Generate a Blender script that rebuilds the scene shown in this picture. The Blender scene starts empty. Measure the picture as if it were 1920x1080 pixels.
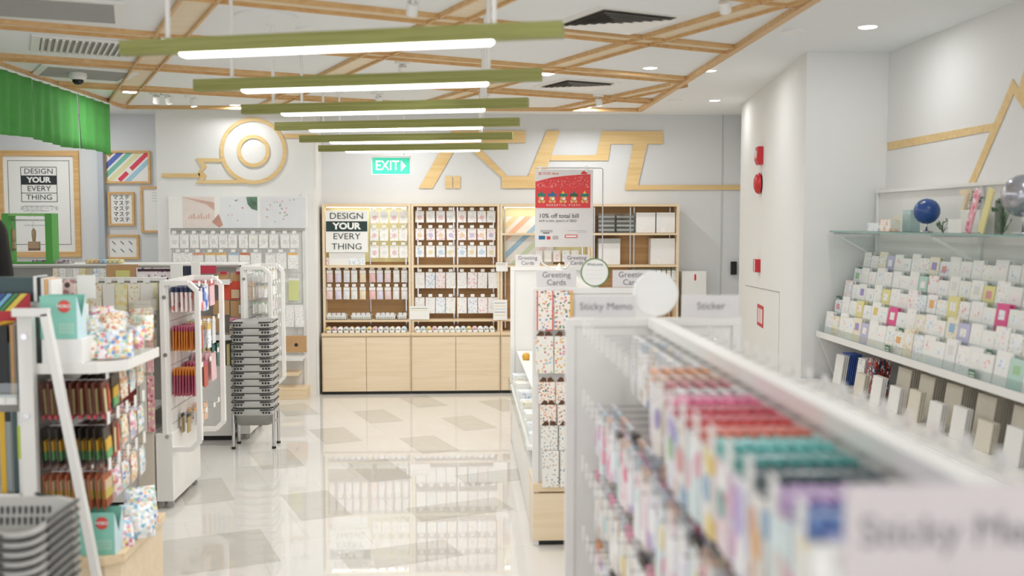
import bpy, math, random
from mathutils import Vector, Matrix
random.seed(7)
C = bpy.context.scene.collection
SC = bpy.context.scene
PI = math.pi

# ---------------------------------------------------------------- camera, world, exposure
CAMZ = 1.75
F = 1867.0
cam_d = bpy.data.cameras.new('camera'); cam = bpy.data.objects.new('camera', cam_d); C.objects.link(cam)
cam_d.lens = 35.0; cam_d.sensor_width = 36.0; cam_d.clip_start = 0.05; cam_d.clip_end = 60
PITCH = math.atan(123 / F); YAW = math.atan(90 / F * math.cos(PITCH))
cam.location = (0, 0, CAMZ); cam.rotation_euler = (PI / 2 - PITCH, 0, -YAW)
cam_d.dof.use_dof = True; cam_d.dof.focus_distance = 8.2; cam_d.dof.aperture_fstop = 1.5
SC.camera = cam
w = bpy.data.worlds.new('world'); SC.world = w; w.use_nodes = True
bgn = w.node_tree.nodes['Background']; bgn.inputs[0].default_value = (0.97, 0.98, 1.0, 1); bgn.inputs[1].default_value = 2.3
SC.view_settings.view_transform = 'Standard'; SC.view_settings.look = 'None'
SC.view_settings.gamma = 1.0; SC.view_settings.use_curve_mapping = False
SC.view_settings.exposure = -0.48
LAMP = 6.5        # watts of each recessed downlight
STRIP = 16.0       # watts of each pendant strip
SC.cycles.max_bounces = 8; SC.cycles.diffuse_bounces = 5; SC.cycles.glossy_bounces = 3
SC.cycles.transmission_bounces = 4; SC.cycles.transparent_max_bounces = 32
SC.cycles.use_denoising = True
SC.cycles.sample_clamp_indirect = 6.0

CAMR = cam.rotation_euler.to_matrix()
def ray(u, v): return CAMR @ Vector(((u - 960) / F, (540 - v) / F, -1))
def py(u, v, y):                       # the point of the room at depth y that lies along a sight line
    r = ray(u, v); k = y / r.y; return Vector((r.x * k, y, CAMZ + r.z * k))
def pz(u, v, z):
    r = ray(u, v); k = (z - CAMZ) / r.z; return Vector((r.x * k, r.y * k, z))
def pline(u, v, x0, y0, x1, y1):       # on an upright wall through two plan points
    r = ray(u, v); dx, dy = x1 - x0, y1 - y0
    k = (x0 * dy - y0 * dx) / (r.x * dy - r.y * dx)
    return Vector((r.x * k, r.y * k, CAMZ + r.z * k))

# ---------------------------------------------------------------- materials
def lin(c):
    if isinstance(c, str):
        c = [int(c[i:i + 2], 16) / 255 for i in (0, 2, 4)]
    return tuple((x / 12.92 if x <= .04045 else ((x + .055) / 1.055) ** 2.4) for x in c) + (1,)
MATS = {}
def base(name):
    m = bpy.data.materials.new(name); m.use_nodes = True
    nt = m.node_tree; return m, nt, nt.nodes['Principled BSDF']
def mat(name, col, rough=.5, metal=0, emit=0, var=.03, coat=0, alpha=1, spec=.5):
    if name in MATS: return MATS[name]
    m, nt, b = base(name); c = lin(col)
    b.inputs['Roughness'].default_value = rough; b.inputs['Metallic'].default_value = metal
    b.inputs['Coat Weight'].default_value = coat; b.inputs['Specular IOR Level'].default_value = spec
    tc = nt.nodes.new('ShaderNodeTexCoord'); n = nt.nodes.new('ShaderNodeTexNoise'); n.inputs['Scale'].default_value = 14
    n.inputs['Detail'].default_value = 3
    nt.links.new(tc.outputs['Object'], n.inputs['Vector'])
    mx = nt.nodes.new('ShaderNodeMix'); mx.data_type = 'RGBA'
    mx.inputs[6].default_value = c; mx.inputs[7].default_value = tuple(max(0, x * (1 - 3 * var)) for x in c[:3]) + (1,)
    nt.links.new(n.outputs['Fac'], mx.inputs[0]); nt.links.new(mx.outputs[2], b.inputs['Base Color'])
    if emit:
        b.inputs['Emission Color'].default_value = c; b.inputs['Emission Strength'].default_value = emit
    if alpha < 1: b.inputs['Alpha'].default_value = alpha
    MATS[name] = m; return m
def wood(name, c1, c2, rough=.45, scale=6, axis=0, spec=.4, stretch=14):
    if name in MATS: return MATS[name]
    m, nt, b = base(name); b.inputs['Roughness'].default_value = rough; b.inputs['Specular IOR Level'].default_value = spec
    tc = nt.nodes.new('ShaderNodeTexCoord'); mp = nt.nodes.new('ShaderNodeMapping')
    s = [scale * stretch / 3] * 3; s[axis] = scale / stretch * 3
    mp.inputs['Scale'].default_value = s
    n = nt.nodes.new('ShaderNodeTexNoise'); n.inputs['Scale'].default_value = 1; n.inputs['Detail'].default_value = 6; n.inputs['Distortion'].default_value = 1.2
    r = nt.nodes.new('ShaderNodeValToRGB'); r.color_ramp.elements[0].color = lin(c1); r.color_ramp.elements[1].color = lin(c2)
    r.color_ramp.elements[0].position = .32; r.color_ramp.elements[1].position = .68
    nt.links.new(tc.outputs['Object'], mp.inputs[0]); nt.links.new(mp.outputs[0], n.inputs['Vector'])
    nt.links.new(n.outputs['Fac'], r.inputs[0]); nt.links.new(r.outputs[0], b.inputs['Base Color'])
    MATS[name] = m; return m
def pr(name, bg, cols, scale=60, size=.35, rough=.35, coat=0):     # a printed sheet: little coloured motifs scattered on a ground colour
    if name in MATS: return MATS[name]
    m, nt, b = base(name); b.inputs['Roughness'].default_value = rough; b.inputs['Coat Weight'].default_value = coat
    tc = nt.nodes.new('ShaderNodeTexCoord'); oi = nt.nodes.new('ShaderNodeObjectInfo')
    ad = nt.nodes.new('ShaderNodeVectorMath'); ad.operation = 'MULTIPLY_ADD'
    cb = nt.nodes.new('ShaderNodeCombineXYZ')
    for i in range(3): nt.links.new(oi.outputs['Random'], cb.inputs[i])
    ad.inputs[1].default_value = (7, 3, 5)
    nt.links.new(cb.outputs[0], ad.inputs[0]); nt.links.new(tc.outputs['Object'], ad.inputs[2])
    vo = nt.nodes.new('ShaderNodeTexVoronoi'); vo.inputs['Scale'].default_value = scale; vo.inputs['Randomness'].default_value = .8
    nt.links.new(ad.outputs[0], vo.inputs['Vector'])
    r = nt.nodes.new('ShaderNodeValToRGB'); r.color_ramp.interpolation = 'CONSTANT'
    e = r.color_ramp.elements; e[0].color = lin(cols[0]); e[0].position = 0
    e[1].color = lin(cols[-1]); e[1].position = (len(cols) - 1) / len(cols)
    for i in range(1, len(cols) - 1):
        q = e.new(i / len(cols)); q.color = lin(cols[i])
    sp = nt.nodes.new('ShaderNodeSeparateColor'); nt.links.new(vo.outputs['Color'], sp.inputs[0]); nt.links.new(sp.outputs[0], r.inputs[0])
    lt = nt.nodes.new('ShaderNodeMath'); lt.operation = 'LESS_THAN'; lt.inputs[1].default_value = size
    nt.links.new(vo.outputs['Distance'], lt.inputs[0])
    mx = nt.nodes.new('ShaderNodeMix'); mx.data_type = 'RGBA'; mx.inputs[6].default_value = lin(bg)
    nt.links.new(lt.outputs[0], mx.inputs[0]); nt.links.new(r.outputs[0], mx.inputs[7]); nt.links.new(mx.outputs[2], b.inputs['Base Color'])
    MATS[name] = m; return m
def clear(name, tint='E8F4F4', amount=.85, rough=.03):
    if name in MATS: return MATS[name]
    m = bpy.data.materials.new(name); m.use_nodes = True; nt = m.node_tree; nt.nodes.clear()
    o = nt.nodes.new('ShaderNodeOutputMaterial'); t = nt.nodes.new('ShaderNodeBsdfTransparent'); g = nt.nodes.new('ShaderNodeBsdfGlossy')
    t.inputs[0].default_value = lin(tint); g.inputs['Roughness'].default_value = rough
    fr = nt.nodes.new('ShaderNodeFresnel'); fr.inputs[0].default_value = 1.45
    ad = nt.nodes.new('ShaderNodeMath'); ad.inputs[1].default_value = 1 - amount; ad.use_clamp = True
    ge = nt.nodes.new('ShaderNodeNewGeometry'); iv = nt.nodes.new('ShaderNodeMath'); iv.operation = 'SUBTRACT'; iv.inputs[0].default_value = 1
    mu = nt.nodes.new('ShaderNodeMath'); mu.operation = 'MULTIPLY'
    nt.links.new(ge.outputs['Backfacing'], iv.inputs[1]); nt.links.new(iv.outputs[0], mu.inputs[1]); nt.links.new(fr.outputs[0], mu.inputs[0])
    nt.links.new(mu.outputs[0], ad.inputs[0])
    mx = nt.nodes.new('ShaderNodeMixShader'); nt.links.new(ad.outputs[0], mx.inputs[0])
    nt.links.new(t.outputs[0], mx.inputs[1]); nt.links.new(g.outputs[0], mx.inputs[2]); nt.links.new(mx.outputs[0], o.inputs[0])
    MATS[name] = m; return m

WALL = mat('wall_paint', 'E9E9E7', .75, var=.008)
WALLG = mat('wall_paint_cool', 'DDDFE0', .75, var=.008)
CEIL = mat('ceiling_paint', 'F0F2F3', .9, var=.006)
WHITE = mat('white_metal', 'ECEAE6', .35, var=.01)
WHITE2 = mat('white_plastic', 'F1F0ED', .4, var=.01)
PAPER = mat('white_paper', 'F4F3EF', .6, var=.01)
GREYP = mat('grey_panel', 'B9B8B3', .5)
DARKP = mat('dark_grey_panel', '7E817F', .5)
CHROME = mat('chrome', 'D6D6D8', .18, 1)
BLACK = mat('black_plastic', '1B1C1E', .4)
INK = mat('dark_ink', '2B3033', .6)
OAK = wood('oak', 'E6D0AE', 'EEDCC0', .4, 5, axis=0)
OAKX = wood('oak_along', 'E3CAA4', 'ECD7B6', .4, 5, axis=0)
LATT = wood('lattice_oak', 'D0A46E', 'DFBB88', .45, 5, axis=0)
LATP = wood('lattice_plank', 'E6D3B2', 'EFDFC4', .5, 4, axis=0)
MURAL = wood('mural_veneer', 'DDBB80', 'E9CD98', .5, 5, axis=0)
BOARD = wood('brown_backboard', 'AC8454', 'C0996A', .5, 4, axis=0)
GREENW = wood('green_stained_oak', '868848', '9FA261', .5, 16, axis=0, stretch=22)
FRAMEW = wood('picture_frame_oak', 'D2A468', 'E4BE88', .45, 6, axis=0)
LED = mat('lit_diffuser', 'FFFFFF', .4, emit=6.0, var=0)
LAMPM = mat('lit_lamp_face', 'FFFFFF', .4, emit=9.0, var=0)
GLASS = clear('clear_glass', 'DFF0EE', .9)
ACRYL = clear('clear_acrylic', 'F4F8F8', .92)
FILM = clear('clear_film', 'F2F4F4', .72, .12)

# ---------------------------------------------------------------- mesh building
class MB:
    def __init__(s): s.v = []; s.f = []; s.m = []; s.s = []; s.mats = []
    def mi(s, m):
        if m not in s.mats: s.mats.append(m)
        return s.mats.index(m)
    def add(s, vs, fs, m, smooth=False):
        o = len(s.v); s.v += [tuple(v) for v in vs]; k = s.mi(m)
        for f in fs: s.f.append([i + o for i in f]); s.m.append(k); s.s.append(smooth)
        return s
    def box(s, x0, x1, y0, y1, z0, z1, m):
        vs = [(x, y, z) for x in (x0, x1) for y in (y0, y1) for z in (z0, z1)]
        return s.add(vs, [(0, 1, 3, 2), (4, 6, 7, 5), (0, 4, 5, 1), (2, 3, 7, 6), (0, 2, 6, 4), (1, 5, 7, 3)], m)
    def bar(s, p, q, wd, ht, m, up=(0, 0, 1)):
        p, q = Vector(p), Vector(q); d = (q - p).normalized(); up = Vector(up)
        if abs(d.dot(up)) > .99: up = Vector((0, 1, 0))
        r = d.cross(up).normalized() * wd / 2; t = r.cross(d).normalized() * ht / 2
        vs = [a + b * r + c * t for a in (p, q) for b in (-1, 1) for c in (-1, 1)]
        return s.add(vs, [(0, 1, 3, 2), (4, 6, 7, 5), (0, 4, 5, 1), (2, 3, 7, 6), (0, 2, 6, 4), (1, 5, 7, 3)], m)
    def tube(s, pts, r, m, n=8):
        pts = [Vector(p) for p in pts]; rings = []; pv = None
        for i, p in enumerate(pts):
            d = (pts[min(i + 1, len(pts) - 1)] - pts[max(i - 1, 0)]).normalized()
            if pv is None: pv = d.orthogonal().normalized()
            pv = (pv - d * pv.dot(d)).normalized(); b = d.cross(pv)
            rings.append([p + r * (math.cos(2 * PI * k / n) * pv + math.sin(2 * PI * k / n) * b) for k in range(n)])
        vs = [v for g in rings for v in g]; fs = []
        for i in range(len(pts) - 1):
            for k in range(n): fs.append((i * n + k, i * n + (k + 1) % n, (i + 1) * n + (k + 1) % n, (i + 1) * n + k))
        s.add(vs, fs, m, True)
        return s.add(rings[0] + rings[-1], [tuple(range(n))[::-1], tuple(range(n, 2 * n))], m)
    def lathe(s, prof, c, m, n=20, ax='z', smooth=True):
        vs = []; fs = []
        for r, h in prof:
            for k in range(n):
                a = 2 * PI * k / n; x, y = r * math.cos(a), r * math.sin(a)
                p = {'z': (x, y, h), 'y': (x, h, y), 'x': (h, x, y)}[ax]
                vs.append((c[0] + p[0], c[1] + p[1], c[2] + p[2]))
        for i in range(len(prof) - 1):
            for k in range(n): fs.append((i * n + k, i * n + (k + 1) % n, (i + 1) * n + (k + 1) % n, (i + 1) * n + k))
        s.add(vs, fs, m, smooth)
        return s
    def disc(s, c, r, h, m, ax='z', n=24):
        return s.lathe([(0.0001, -h / 2), (r, -h / 2), (r, h / 2), (.0001, h / 2)], c, m, n, ax, False)
    def ball(s, c, r, m, n=14, sz=1):
        return s.lathe([(max(.0001, r * math.sin(PI * i / 9)), -r * sz * math.cos(PI * i / 9)) for i in range(10)], c, m, n)
    def prism(s, poly, o, ax, ay, t, m):      # polygon in the plane o + a*ax + b*ay, thickened by t along ax x ay
        o, ax, ay = Vector(o), Vector(ax), Vector(ay); nn = ax.cross(ay).normalized() * t; k = len(poly)
        a = [o + p[0] * ax + p[1] * ay for p in poly]; b = [p + nn for p in a]
        fs = [tuple(range(k))[::-1], tuple(range(k, 2 * k))] + [(i, (i + 1) % k, (i + 1) % k + k, i + k) for i in range(k)]
        return s.add(a + b, fs, m)
    def quad(s, pts, m): return s.add(pts, [tuple(range(len(pts)))], m)
    def text(s, txt, o, size, ax, ay, m, align='CENTER', bold=0, lift=.001, sx=1):
        cu = bpy.data.curves.new('t', 'FONT'); cu.body = txt; cu.size = size; cu.align_x = align; cu.align_y = 'CENTER'; cu.offset = bold
        cu.extrude = 0; cu.resolution_u = 3; cu.space_line = .95
        ob = bpy.data.objects.new('t', cu); C.objects.link(ob)
        dg = bpy.context.evaluated_depsgraph_get(); me = ob.evaluated_get(dg).to_mesh()
        o, ax, ay = Vector(o), Vector(ax), Vector(ay); nn = ax.cross(ay).normalized() * lift
        s.add([o + v.co.x * sx * ax + v.co.y * ay + nn for v in me.vertices], [tuple(p.vertices) for p in me.polygons], m)
        ob.evaluated_get(dg).to_mesh_clear(); bpy.data.objects.remove(ob); bpy.data.curves.remove(cu); return s
    def mesh(s, name):
        me = bpy.data.meshes.new(name); me.from_pydata(s.v, [], s.f)
        for m in s.mats: me.materials.append(m)
        me.polygons.foreach_set('material_index', s.m); me.polygons.foreach_set('use_smooth', s.s); me.update(); return me
    def obj(s, name, parent=None, loc=(0, 0, 0), rz=0, bev=0):
        o = bpy.data.objects.new(name, s.mesh(name)); C.objects.link(o)
        if parent: o.parent = parent
        o.location = loc; o.rotation_euler.z = rz
        if bev:
            b = o.modifiers.new('bevel', 'BEVEL'); b.width = bev; b.segments = 2; b.limit_method = 'ANGLE'
        return o
def tag(o, label, cat, group=None, kind=None):
    if label: o['label'] = label
    if cat: o['category'] = cat
    if group: o['group'] = group
    if kind: o['kind'] = kind
    return o
def thing(name, label, cat, loc=(0, 0, 0), rz=0, group=None):
    o = bpy.data.objects.new(name, None); C.objects.link(o); o.location = loc; o.rotation_euler.z = rz
    o.empty_display_size = .1
    return tag(o, label, cat, group)
def struct(o): o['kind'] = 'structure'; return o
def inst(name, me, loc, rot, label, cat, group=None, kids=()):      # a thing of one shared mesh, with its own copies of the shared part meshes
    o = bpy.data.objects.new(name, me); C.objects.link(o); o.location = loc; o.rotation_euler = rot
    tag(o, label, cat, group)
    for kn, km in kids:
        k = bpy.data.objects.new(kn, km); C.objects.link(k); k.parent = o
    return o
ORD = ['first', 'second', 'third', 'fourth', 'fifth', 'sixth', 'seventh', 'eighth', 'ninth', 'tenth', 'eleventh', 'twelfth', 'thirteenth',
       'fourteenth', 'fifteenth', 'sixteenth', 'seventeenth', 'eighteenth', 'nineteenth', 'twentieth', 'twenty-first', 'twenty-second', 'twenty-third',
       'twenty-fourth', 'twenty-fifth', 'twenty-sixth', 'twenty-seventh', 'twenty-eighth', 'twenty-ninth', 'thirtieth']
X, Y, Z = Vector((1, 0, 0)), Vector((0, 1, 0)), Vector((0, 0, 1))
NX, NY = -X, -Y

# ---------------------------------------------------------------- the room
CZ = 2.88; XR = 2.83; YB = 10.48
def tile_floor():
    m, nt, b = base('polished_tile'); b.inputs['Roughness'].default_value = .025; b.inputs['Specular IOR Level'].default_value = .75
    tc = nt.nodes.new('ShaderNodeTexCoord'); mp = nt.nodes.new('ShaderNodeMapping'); mp.inputs['Rotation'].default_value = (0, 0, math.radians(-21.5))
    br = nt.nodes.new('ShaderNodeTexBrick'); br.inputs['Scale'].default_value = 1; br.inputs['Brick Width'].default_value = .6; br.inputs['Row Height'].default_value = .6
    br.inputs['Mortar Size'].default_value = .0016; br.offset = .5
    br.inputs['Color1'].default_value = lin('DEDAD4'); br.inputs['Color2'].default_value = lin('DAD6CF'); br.inputs['Mortar'].default_value = lin('C9C3B8')
    n = nt.nodes.new('ShaderNodeTexNoise'); n.inputs['Scale'].default_value = 3; n.inputs['Detail'].default_value = 5
    mx = nt.nodes.new('ShaderNodeMix'); mx.data_type = 'RGBA'; mx.blend_type = 'MULTIPLY'; mx.inputs[0].default_value = .06
    nt.links.new(tc.outputs['Object'], mp.inputs[0]); nt.links.new(mp.outputs[0], br.inputs[0]); nt.links.new(mp.outputs[0], n.inputs['Vector'])
    nt.links.new(br.outputs[0], mx.inputs[6]); nt.links.new(n.outputs['Color'], mx.inputs[7]); nt.links.new(mx.outputs[2], b.inputs['Base Color'])
    m2 = mat('grey_tile', 'CAC6BD', .03, var=.04)
    fl = MB().box(-6, 3.4, -2, 11, -.1, 0, m)
    A = math.radians(21.5)
    for cx, cy, ww, ll in [(-1.40, 7.36, .3, .6), (-.93, 6.135, .3, .6), (-.286, 7.796, .3, .6), (.03, 8.628, .3, .6), (-.79, 8.967, .3, .6), (-1.34, 5.27, .6, .6),
                           (-1.70, 6.49, .3, .6), (-.03, 6.0, .6, .3), (-.34, 5.17, .6, .3), (.26, 6.78, .6, .3), (-.61, 6.99, .3, .6), (-1.07, 8.17, .3, .6),
                           (-1.58, 9.32, .3, .6), (-.41, 9.69, .3, .6), (.38, 9.45, .3, .6), (.55, 4.45, .6, .6), (-1.2, 3.4, .6, .6), (-.3, 3.9, .6, .3), (-2.6, 5.5, .3, .6),
                           (.05, 2.9, .3, .6), (1.6, 5.0, .6, .3), (1.7, 7.2, .3, .6), (1.4, 8.8, .3, .6)]:
        pts = [(cx + a * ww / 2 * math.cos(A) - c * ll / 2 * math.sin(A), cy + a * ww / 2 * math.sin(A) + c * ll / 2 * math.cos(A), .0006) for a, c in ((-1, -1), (1, -1), (1, 1), (-1, 1))]
        fl.quad(pts, m2)
    struct(fl.obj('floor'))
tile_floor()
struct(MB().box(-6, 3.4, -2, 11, CZ, CZ + .1, CEIL).obj('ceiling'))
struct(MB().box(-1.5, 3.4, YB, 11, 0, CZ, WALLG).obj('wall_back'))
struct(MB().box(-6, -3.04, 10.7, 11, 0, CZ, WALLG).obj('wall_rear_left'))
struct(MB().box(-3.055, -1.501, 10.12, 11, 0, CZ, WALL).obj('wall_sticker'))
struct(MB().box(XR, 3.4, -2, 6.59, 0, CZ, WALL).obj('wall_right'))
AW = (2.276, 6.59, 2.672, 9.56)
struct(MB().prism([(2.276, 6.59), (3.4, 6.59), (3.4, YB), (2.95, YB), (2.672, 9.56)], (0, 0, 0), X, Y, CZ, WALL).obj('wall_alarm'))
struct(MB().box(-6.1, -6, -2, 11, 0, CZ, WALL).obj('wall_left'))
struct(MB().box(-1.62, -1.50, 10.09, 10.12, 0, 2.05, WHITE).obj('trim_1'))
struct(MB().box(-1.50, -1.475, 10.125, YB, 0, CZ, WHITE).obj('trim_2'))
p = py(1353, 400, YB); struct(MB().box(p.x - .006, p.x + .006, YB - .006, YB, 0, CZ, mat('joint', 'C9C9C6', .7)).obj('trim_3'))
p = py(195, 400, 10.7); struct(MB().box(p.x - .03, p.x + .03, 10.62, 10.7, 0, CZ, mat('corner_trim', 'B9C0C8', .6)).obj('trim_4'))

# wood lattice under the ceiling
def lattice():
    t = thing('ceiling_lattice', 'oak lattice of crossing channels framed under the white ceiling', 'ceiling lattice', (-.7, 6, CZ))
    o = Vector((-.7, 6, CZ)); x0, x1, y0, y1 = -3.27, 1.746, 1.6, 9.90
    def loc(mb, name, parent=t):
        mb.v = [tuple(Vector(v) - o) for v in mb.v]; return mb.obj(name, parent)
    zb = 2.852
    for a, b_ in (((x0, y1), (x1, y1)), ((x1, y0), (x1, y1)), ((x0, y0), (x0, y1))):
        loc(MB().bar((a[0], a[1], (zb + CZ) / 2), (b_[0], b_[1], (zb + CZ) / 2), .045, CZ - zb + .012, LATT), 'frame_board')
    def clip(px, py_, dx, dy):
        lo, hi = -50, 50
        for q, d, a, b_ in ((px, dx, x0, x1), (py_, dy, y0, y1)):
            t0, t1 = (a - q) / d, (b_ - q) / d
            lo = max(lo, min(t0, t1)); hi = min(hi, max(t0, t1))
        return lo, hi
    def chan(px, py_, dx, dy, wd, nm):
        l = math.hypot(dx, dy); dx /= l; dy /= l; nx, ny = -dy, dx
        lo, hi = clip(px, py_, dx, dy)
        if hi - lo < .3: return
        A = Vector((px + dx * lo, py_ + dy * lo, 0)); B = Vector((px + dx * hi, py_ + dy * hi, 0)); n = Vector((nx, ny, 0))
        dz = .004 if nm == 'cross_channel' else .0055; pl = MB().bar(A + Z * (CZ - dz), B + Z * (CZ - dz), wd, .008, LATP)
        r = loc(pl, nm)
        f = MB()
        for s_ in (-1, 1):
            f.bar(A + n * s_ * wd / 2 + Z * (zb + .014), B + n * s_ * wd / 2 + Z * (zb + .014), .014, .028, LATT)
        f.v = [tuple(Vector(v) - o) for v in f.v]; f.obj('fin', r)
    for k in range(-1, 5): chan(0, 4.27 + 1.383 * k, 1, .462, .172, 'cross_channel')
    for xk in (-3.70, -2.278, -.842, .605, 2.067, 3.52): chan(xk, 7.364, 1, -2.32, .172, 'long_channel')
lattice()

# ---------------------------------------------------------------- lights of the shop
def area(name, loc, size, power, parent=None, sy=None, rz=0, col=(.985, .995, 1.0)):
    l = bpy.data.lights.new(name, 'AREA'); l.energy = power; l.size = size; l.color = col
    l.shape = 'RECTANGLE' if sy else 'DISK'
    if sy: l.size_y = sy
    o = bpy.data.objects.new(name, l); C.objects.link(o); o.location = loc; o.rotation_euler.z = rz
    if parent: o.parent = parent
    return o
def pendant(k):
    L = Vector((-1.27, 3.83 + 1.01 * k, 2.37)); R = Vector((.335 + .008 * k, 3.385 + 1.03 * k, 2.37)); d = R - L; ln = d.length
    a = math.atan2(d.y, d.x); c = (L + R) / 2
    where = ['nearest of the six, largest in view', 'second from the front', 'third from the front, bright patch on it', 'fourth from the front', 'fifth from the front', 'farthest, just above the exit sign']
    t = thing('pendant_light', 'green wooden bar pendant with lit strip, ' + where[k], 'pendant light', c, a, 'green bar pendants in a row')
    MB().box(-ln / 2, ln / 2, -.024, .024, 0, .054, GREENW).obj('beam', t, bev=.002)
    h = ln * .355
    e = MB()
    pts = [(-h, 0), (-h + .004, -.009), (-h + .014, -.015)]; prof = pts + [(-x, z) for x, z in pts[::-1]]
    e.prism(prof + [(h, .001), (-h, .001)], (0, .017, 0), X, Z, .034, LED); e.obj('diffuser', t)
    for x in (-ln / 2 + .19, ln / 2 - .24):
        q = MB().tube([(x, 0, .05), (x, 0, CZ - 2.37 - .002)], .0095, WHITE2, 10); q.disc((x, 0, CZ - 2.37 - .008), .035, .014, WHITE2); q.obj('suspension_tube', t)
    area('strip_light', (0, 0, -.018), 2 * h, STRIP, t, .03)
for k in range(6): pendant(k)
def downlight(x, y, lab, z=CZ, r=.05, power=LAMP):
    t = thing('downlight', lab, 'downlight', (x, y, z))
    MB().lathe([(r, -.001), (r + .012, -.006), (r + .014, 0)], (0, 0, 0), WHITE2, 24).obj('trim_ring', t)
    MB().disc((0, 0, -.003), r, .003, LAMPM).obj('lamp_face', t)
    area('downlight_beam', (0, 0, -.008), r * 1.9, power, t)
for x, y, lab in [(2.337, 5.742, 'round downlight in white ceiling nearest the mountain shaped wall art'), (2.325, 9.226, 'round downlight in white ceiling by the corner of alarm wall'),
                  (1.829, 7.43, 'round downlight just right of the lattice frame edge'), (1.365, 7.324, 'small round downlight inside a lattice panel')]: downlight(x, y, lab, power=LAMP * (.45 if y > 9 else .8))
for i, (x, y) in enumerate([(2.337, 3.9), (2.337, 2.1), (1.829, 1.0), (2.3, .1)]):  # unseen fill lamps added out of frame
    downlight(x, y, 'added unseen downlight over the card wall nearer the viewer, ' + ORD[i] + ' towards the front')
# square recessed lights in the lattice channels
for i, (u, v) in enumerate([(318, 73), (243, 170), (1022, 136)]):
    p = pz(u, v, 2.862)
    t = thing('recessed_light', 'small bright square light set in the oak channel, ' + ['left, nearer one', 'left, farther one', 'right of the green pendants'][i], 'recessed light', p, math.radians(24))
    MB().box(-.06, .06, -.06, .06, -.012, .0, WHITE2).obj('housing', t); MB().box(-.05, .05, -.05, .05, -.016, -.012, LAMPM).obj('lamp_face', t)
    area('recessed_beam', (0, 0, -.02), .1, LAMP, t, .1)
# added downlights, not seen fittings, to brighten the left side, aisle and rear walls
REAR = {6: 1.6, 7: .8, 8: 2.4, 9: 2.2, 0: 1.8}
for i, (x, y) in enumerate([(-4.4, 8.6), (-4.4, 6.2), (-3.9, 3.6), (-2.3, 2.6), (-.6, 1.6), (.7, 2.6), (-4.0, 9.9), (-2.2, 9.8), (-.6, 9.8), (1.2, 9.8)]):
    downlight(x, y, 'added fill downlight, ' + ['over the rear left corner', 'over the green curtain side', 'over the near left racks', 'over the basket stack', 'over the aisle by the viewer', 'over the sticky memo gondola', 'above the framed posters', 'above the sticker wall', 'above the first wooden bay', 'above the far wooden bays'][i], power=LAMP * REAR.get(i, 1))
def spot(u, v, lab, tilt=.5, power=LAMP * .8):
    p = pz(u, v, CZ - .04); t = thing('spotlight', lab, 'spotlight', (p.x, p.y, CZ), tilt * 3)
    MB().disc((0, 0, -.01), .055, .02, WHITE2).obj('mount', t)
    MB().tube([(0, 0, -.02), (.02, 0, -.045)], .010, WHITE2).obj('arm', t)
    d = Vector((math.sin(tilt), 0, -math.cos(tilt))); c = Vector((.02, 0, -.045))
    MB().tube([c - d * .01, c + d * .05], .030, WHITE2, 16).obj('lamp_head', t)
    MB().tube([c + d * .0501, c + d * .052], .025, LAMPM, 16).obj('lamp_face', t)
    l = bpy.data.lights.new('spot_beam', 'SPOT'); l.energy = power; l.spot_size = 1.4; l.spot_blend = .8; l.shadow_soft_size = .03; l.color = (.99, 1, 1)
    o = bpy.data.objects.new('spot_beam', l); C.objects.link(o); o.parent = t; o.location = c + d * .07; o.rotation_euler = d.to_track_quat('-Z', 'Y').to_euler()
for a in [(775, 6, 'white ceiling spotlight near the top edge, left of the pendant tubes', .6), (755, 126, 'white ceiling spotlight seen above the second pendant', -.5), (708, 182, 'white ceiling spotlight above the third pendant', .4),
          (1360, 5, 'white ceiling spotlight near the square air diffuser', -.7), (1120, 186, 'bright double spotlight hanging beside the far air diffuser', .3), (906, 184, 'small spotlight behind the right suspension tubes', .2),
          (293, 182, 'left lamp of twin spotlight near the green curtain', -.4), (312, 182, 'right lamp of twin spotlight near the green curtain', .4), (358, 188, 'tiny bright spotlight right of the twin spotlight', .1)]: spot(*a)

# ---------------------------------------------------------------- ceiling fittings
def grille(pts, lab, tone, n=22, slat=False):
    P = [pz(u, v, CZ - .001) for u, v in pts]; c = sum(P, Vector()) / 4
    ex = (P[1] - P[0] + P[2] - P[3]) / 2; ey = (P[3] - P[0] + P[2] - P[1]) / 2
    t = thing('air_vent', lab, 'air vent', c, math.atan2(ex.y, ex.x)); W, D = ex.length / 2, ey.length / 2
    f = MB()
    for a in ((-W - .05, W + .05, -D - .05, -D), (-W - .05, W + .05, D, D + .05), (-W - .05, -W, -D, D), (W, W + .05, -D, D)): f.box(a[0], a[1], a[2], a[3], -.012, 0, WHITE2)
    f.obj('frame', t)
    MB().box(-W, W, -D, D, -.003, 0, tone).obj('backing', t)
    s_ = MB()
    for i in range(n):
        if slat: x = -W + (i + .5) * 2 * W / n; s_.bar((x, -D, -.012), (x, D, -.012), .012, .02, WHITE2, (.5, 0, 1))
        else: y = -D + (i + .5) * 2 * D / n; s_.bar((-W, y, -.008), (W, y, -.008), .006, .008, GREYP)
    s_.obj('louvre', t)
VG = mat('vent_grey', 'B4AEA3', .8)
grille([(-60, 22), (205, 40), (225, 6), (-30, -12)], 'large grey perforated air grille at top left of ceiling', VG, 26)
grille([(76, 92), (232, 104), (247, 80), (72, 68)], 'white slatted air vent between two oak channels at left', mat('vent_dark', 'B5B2AB', .8), 14, True)
grille([(80, 139), (226, 151), (240, 133), (80, 122)], 'grey mesh air grille above the green curtain', VG, 20)
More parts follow.
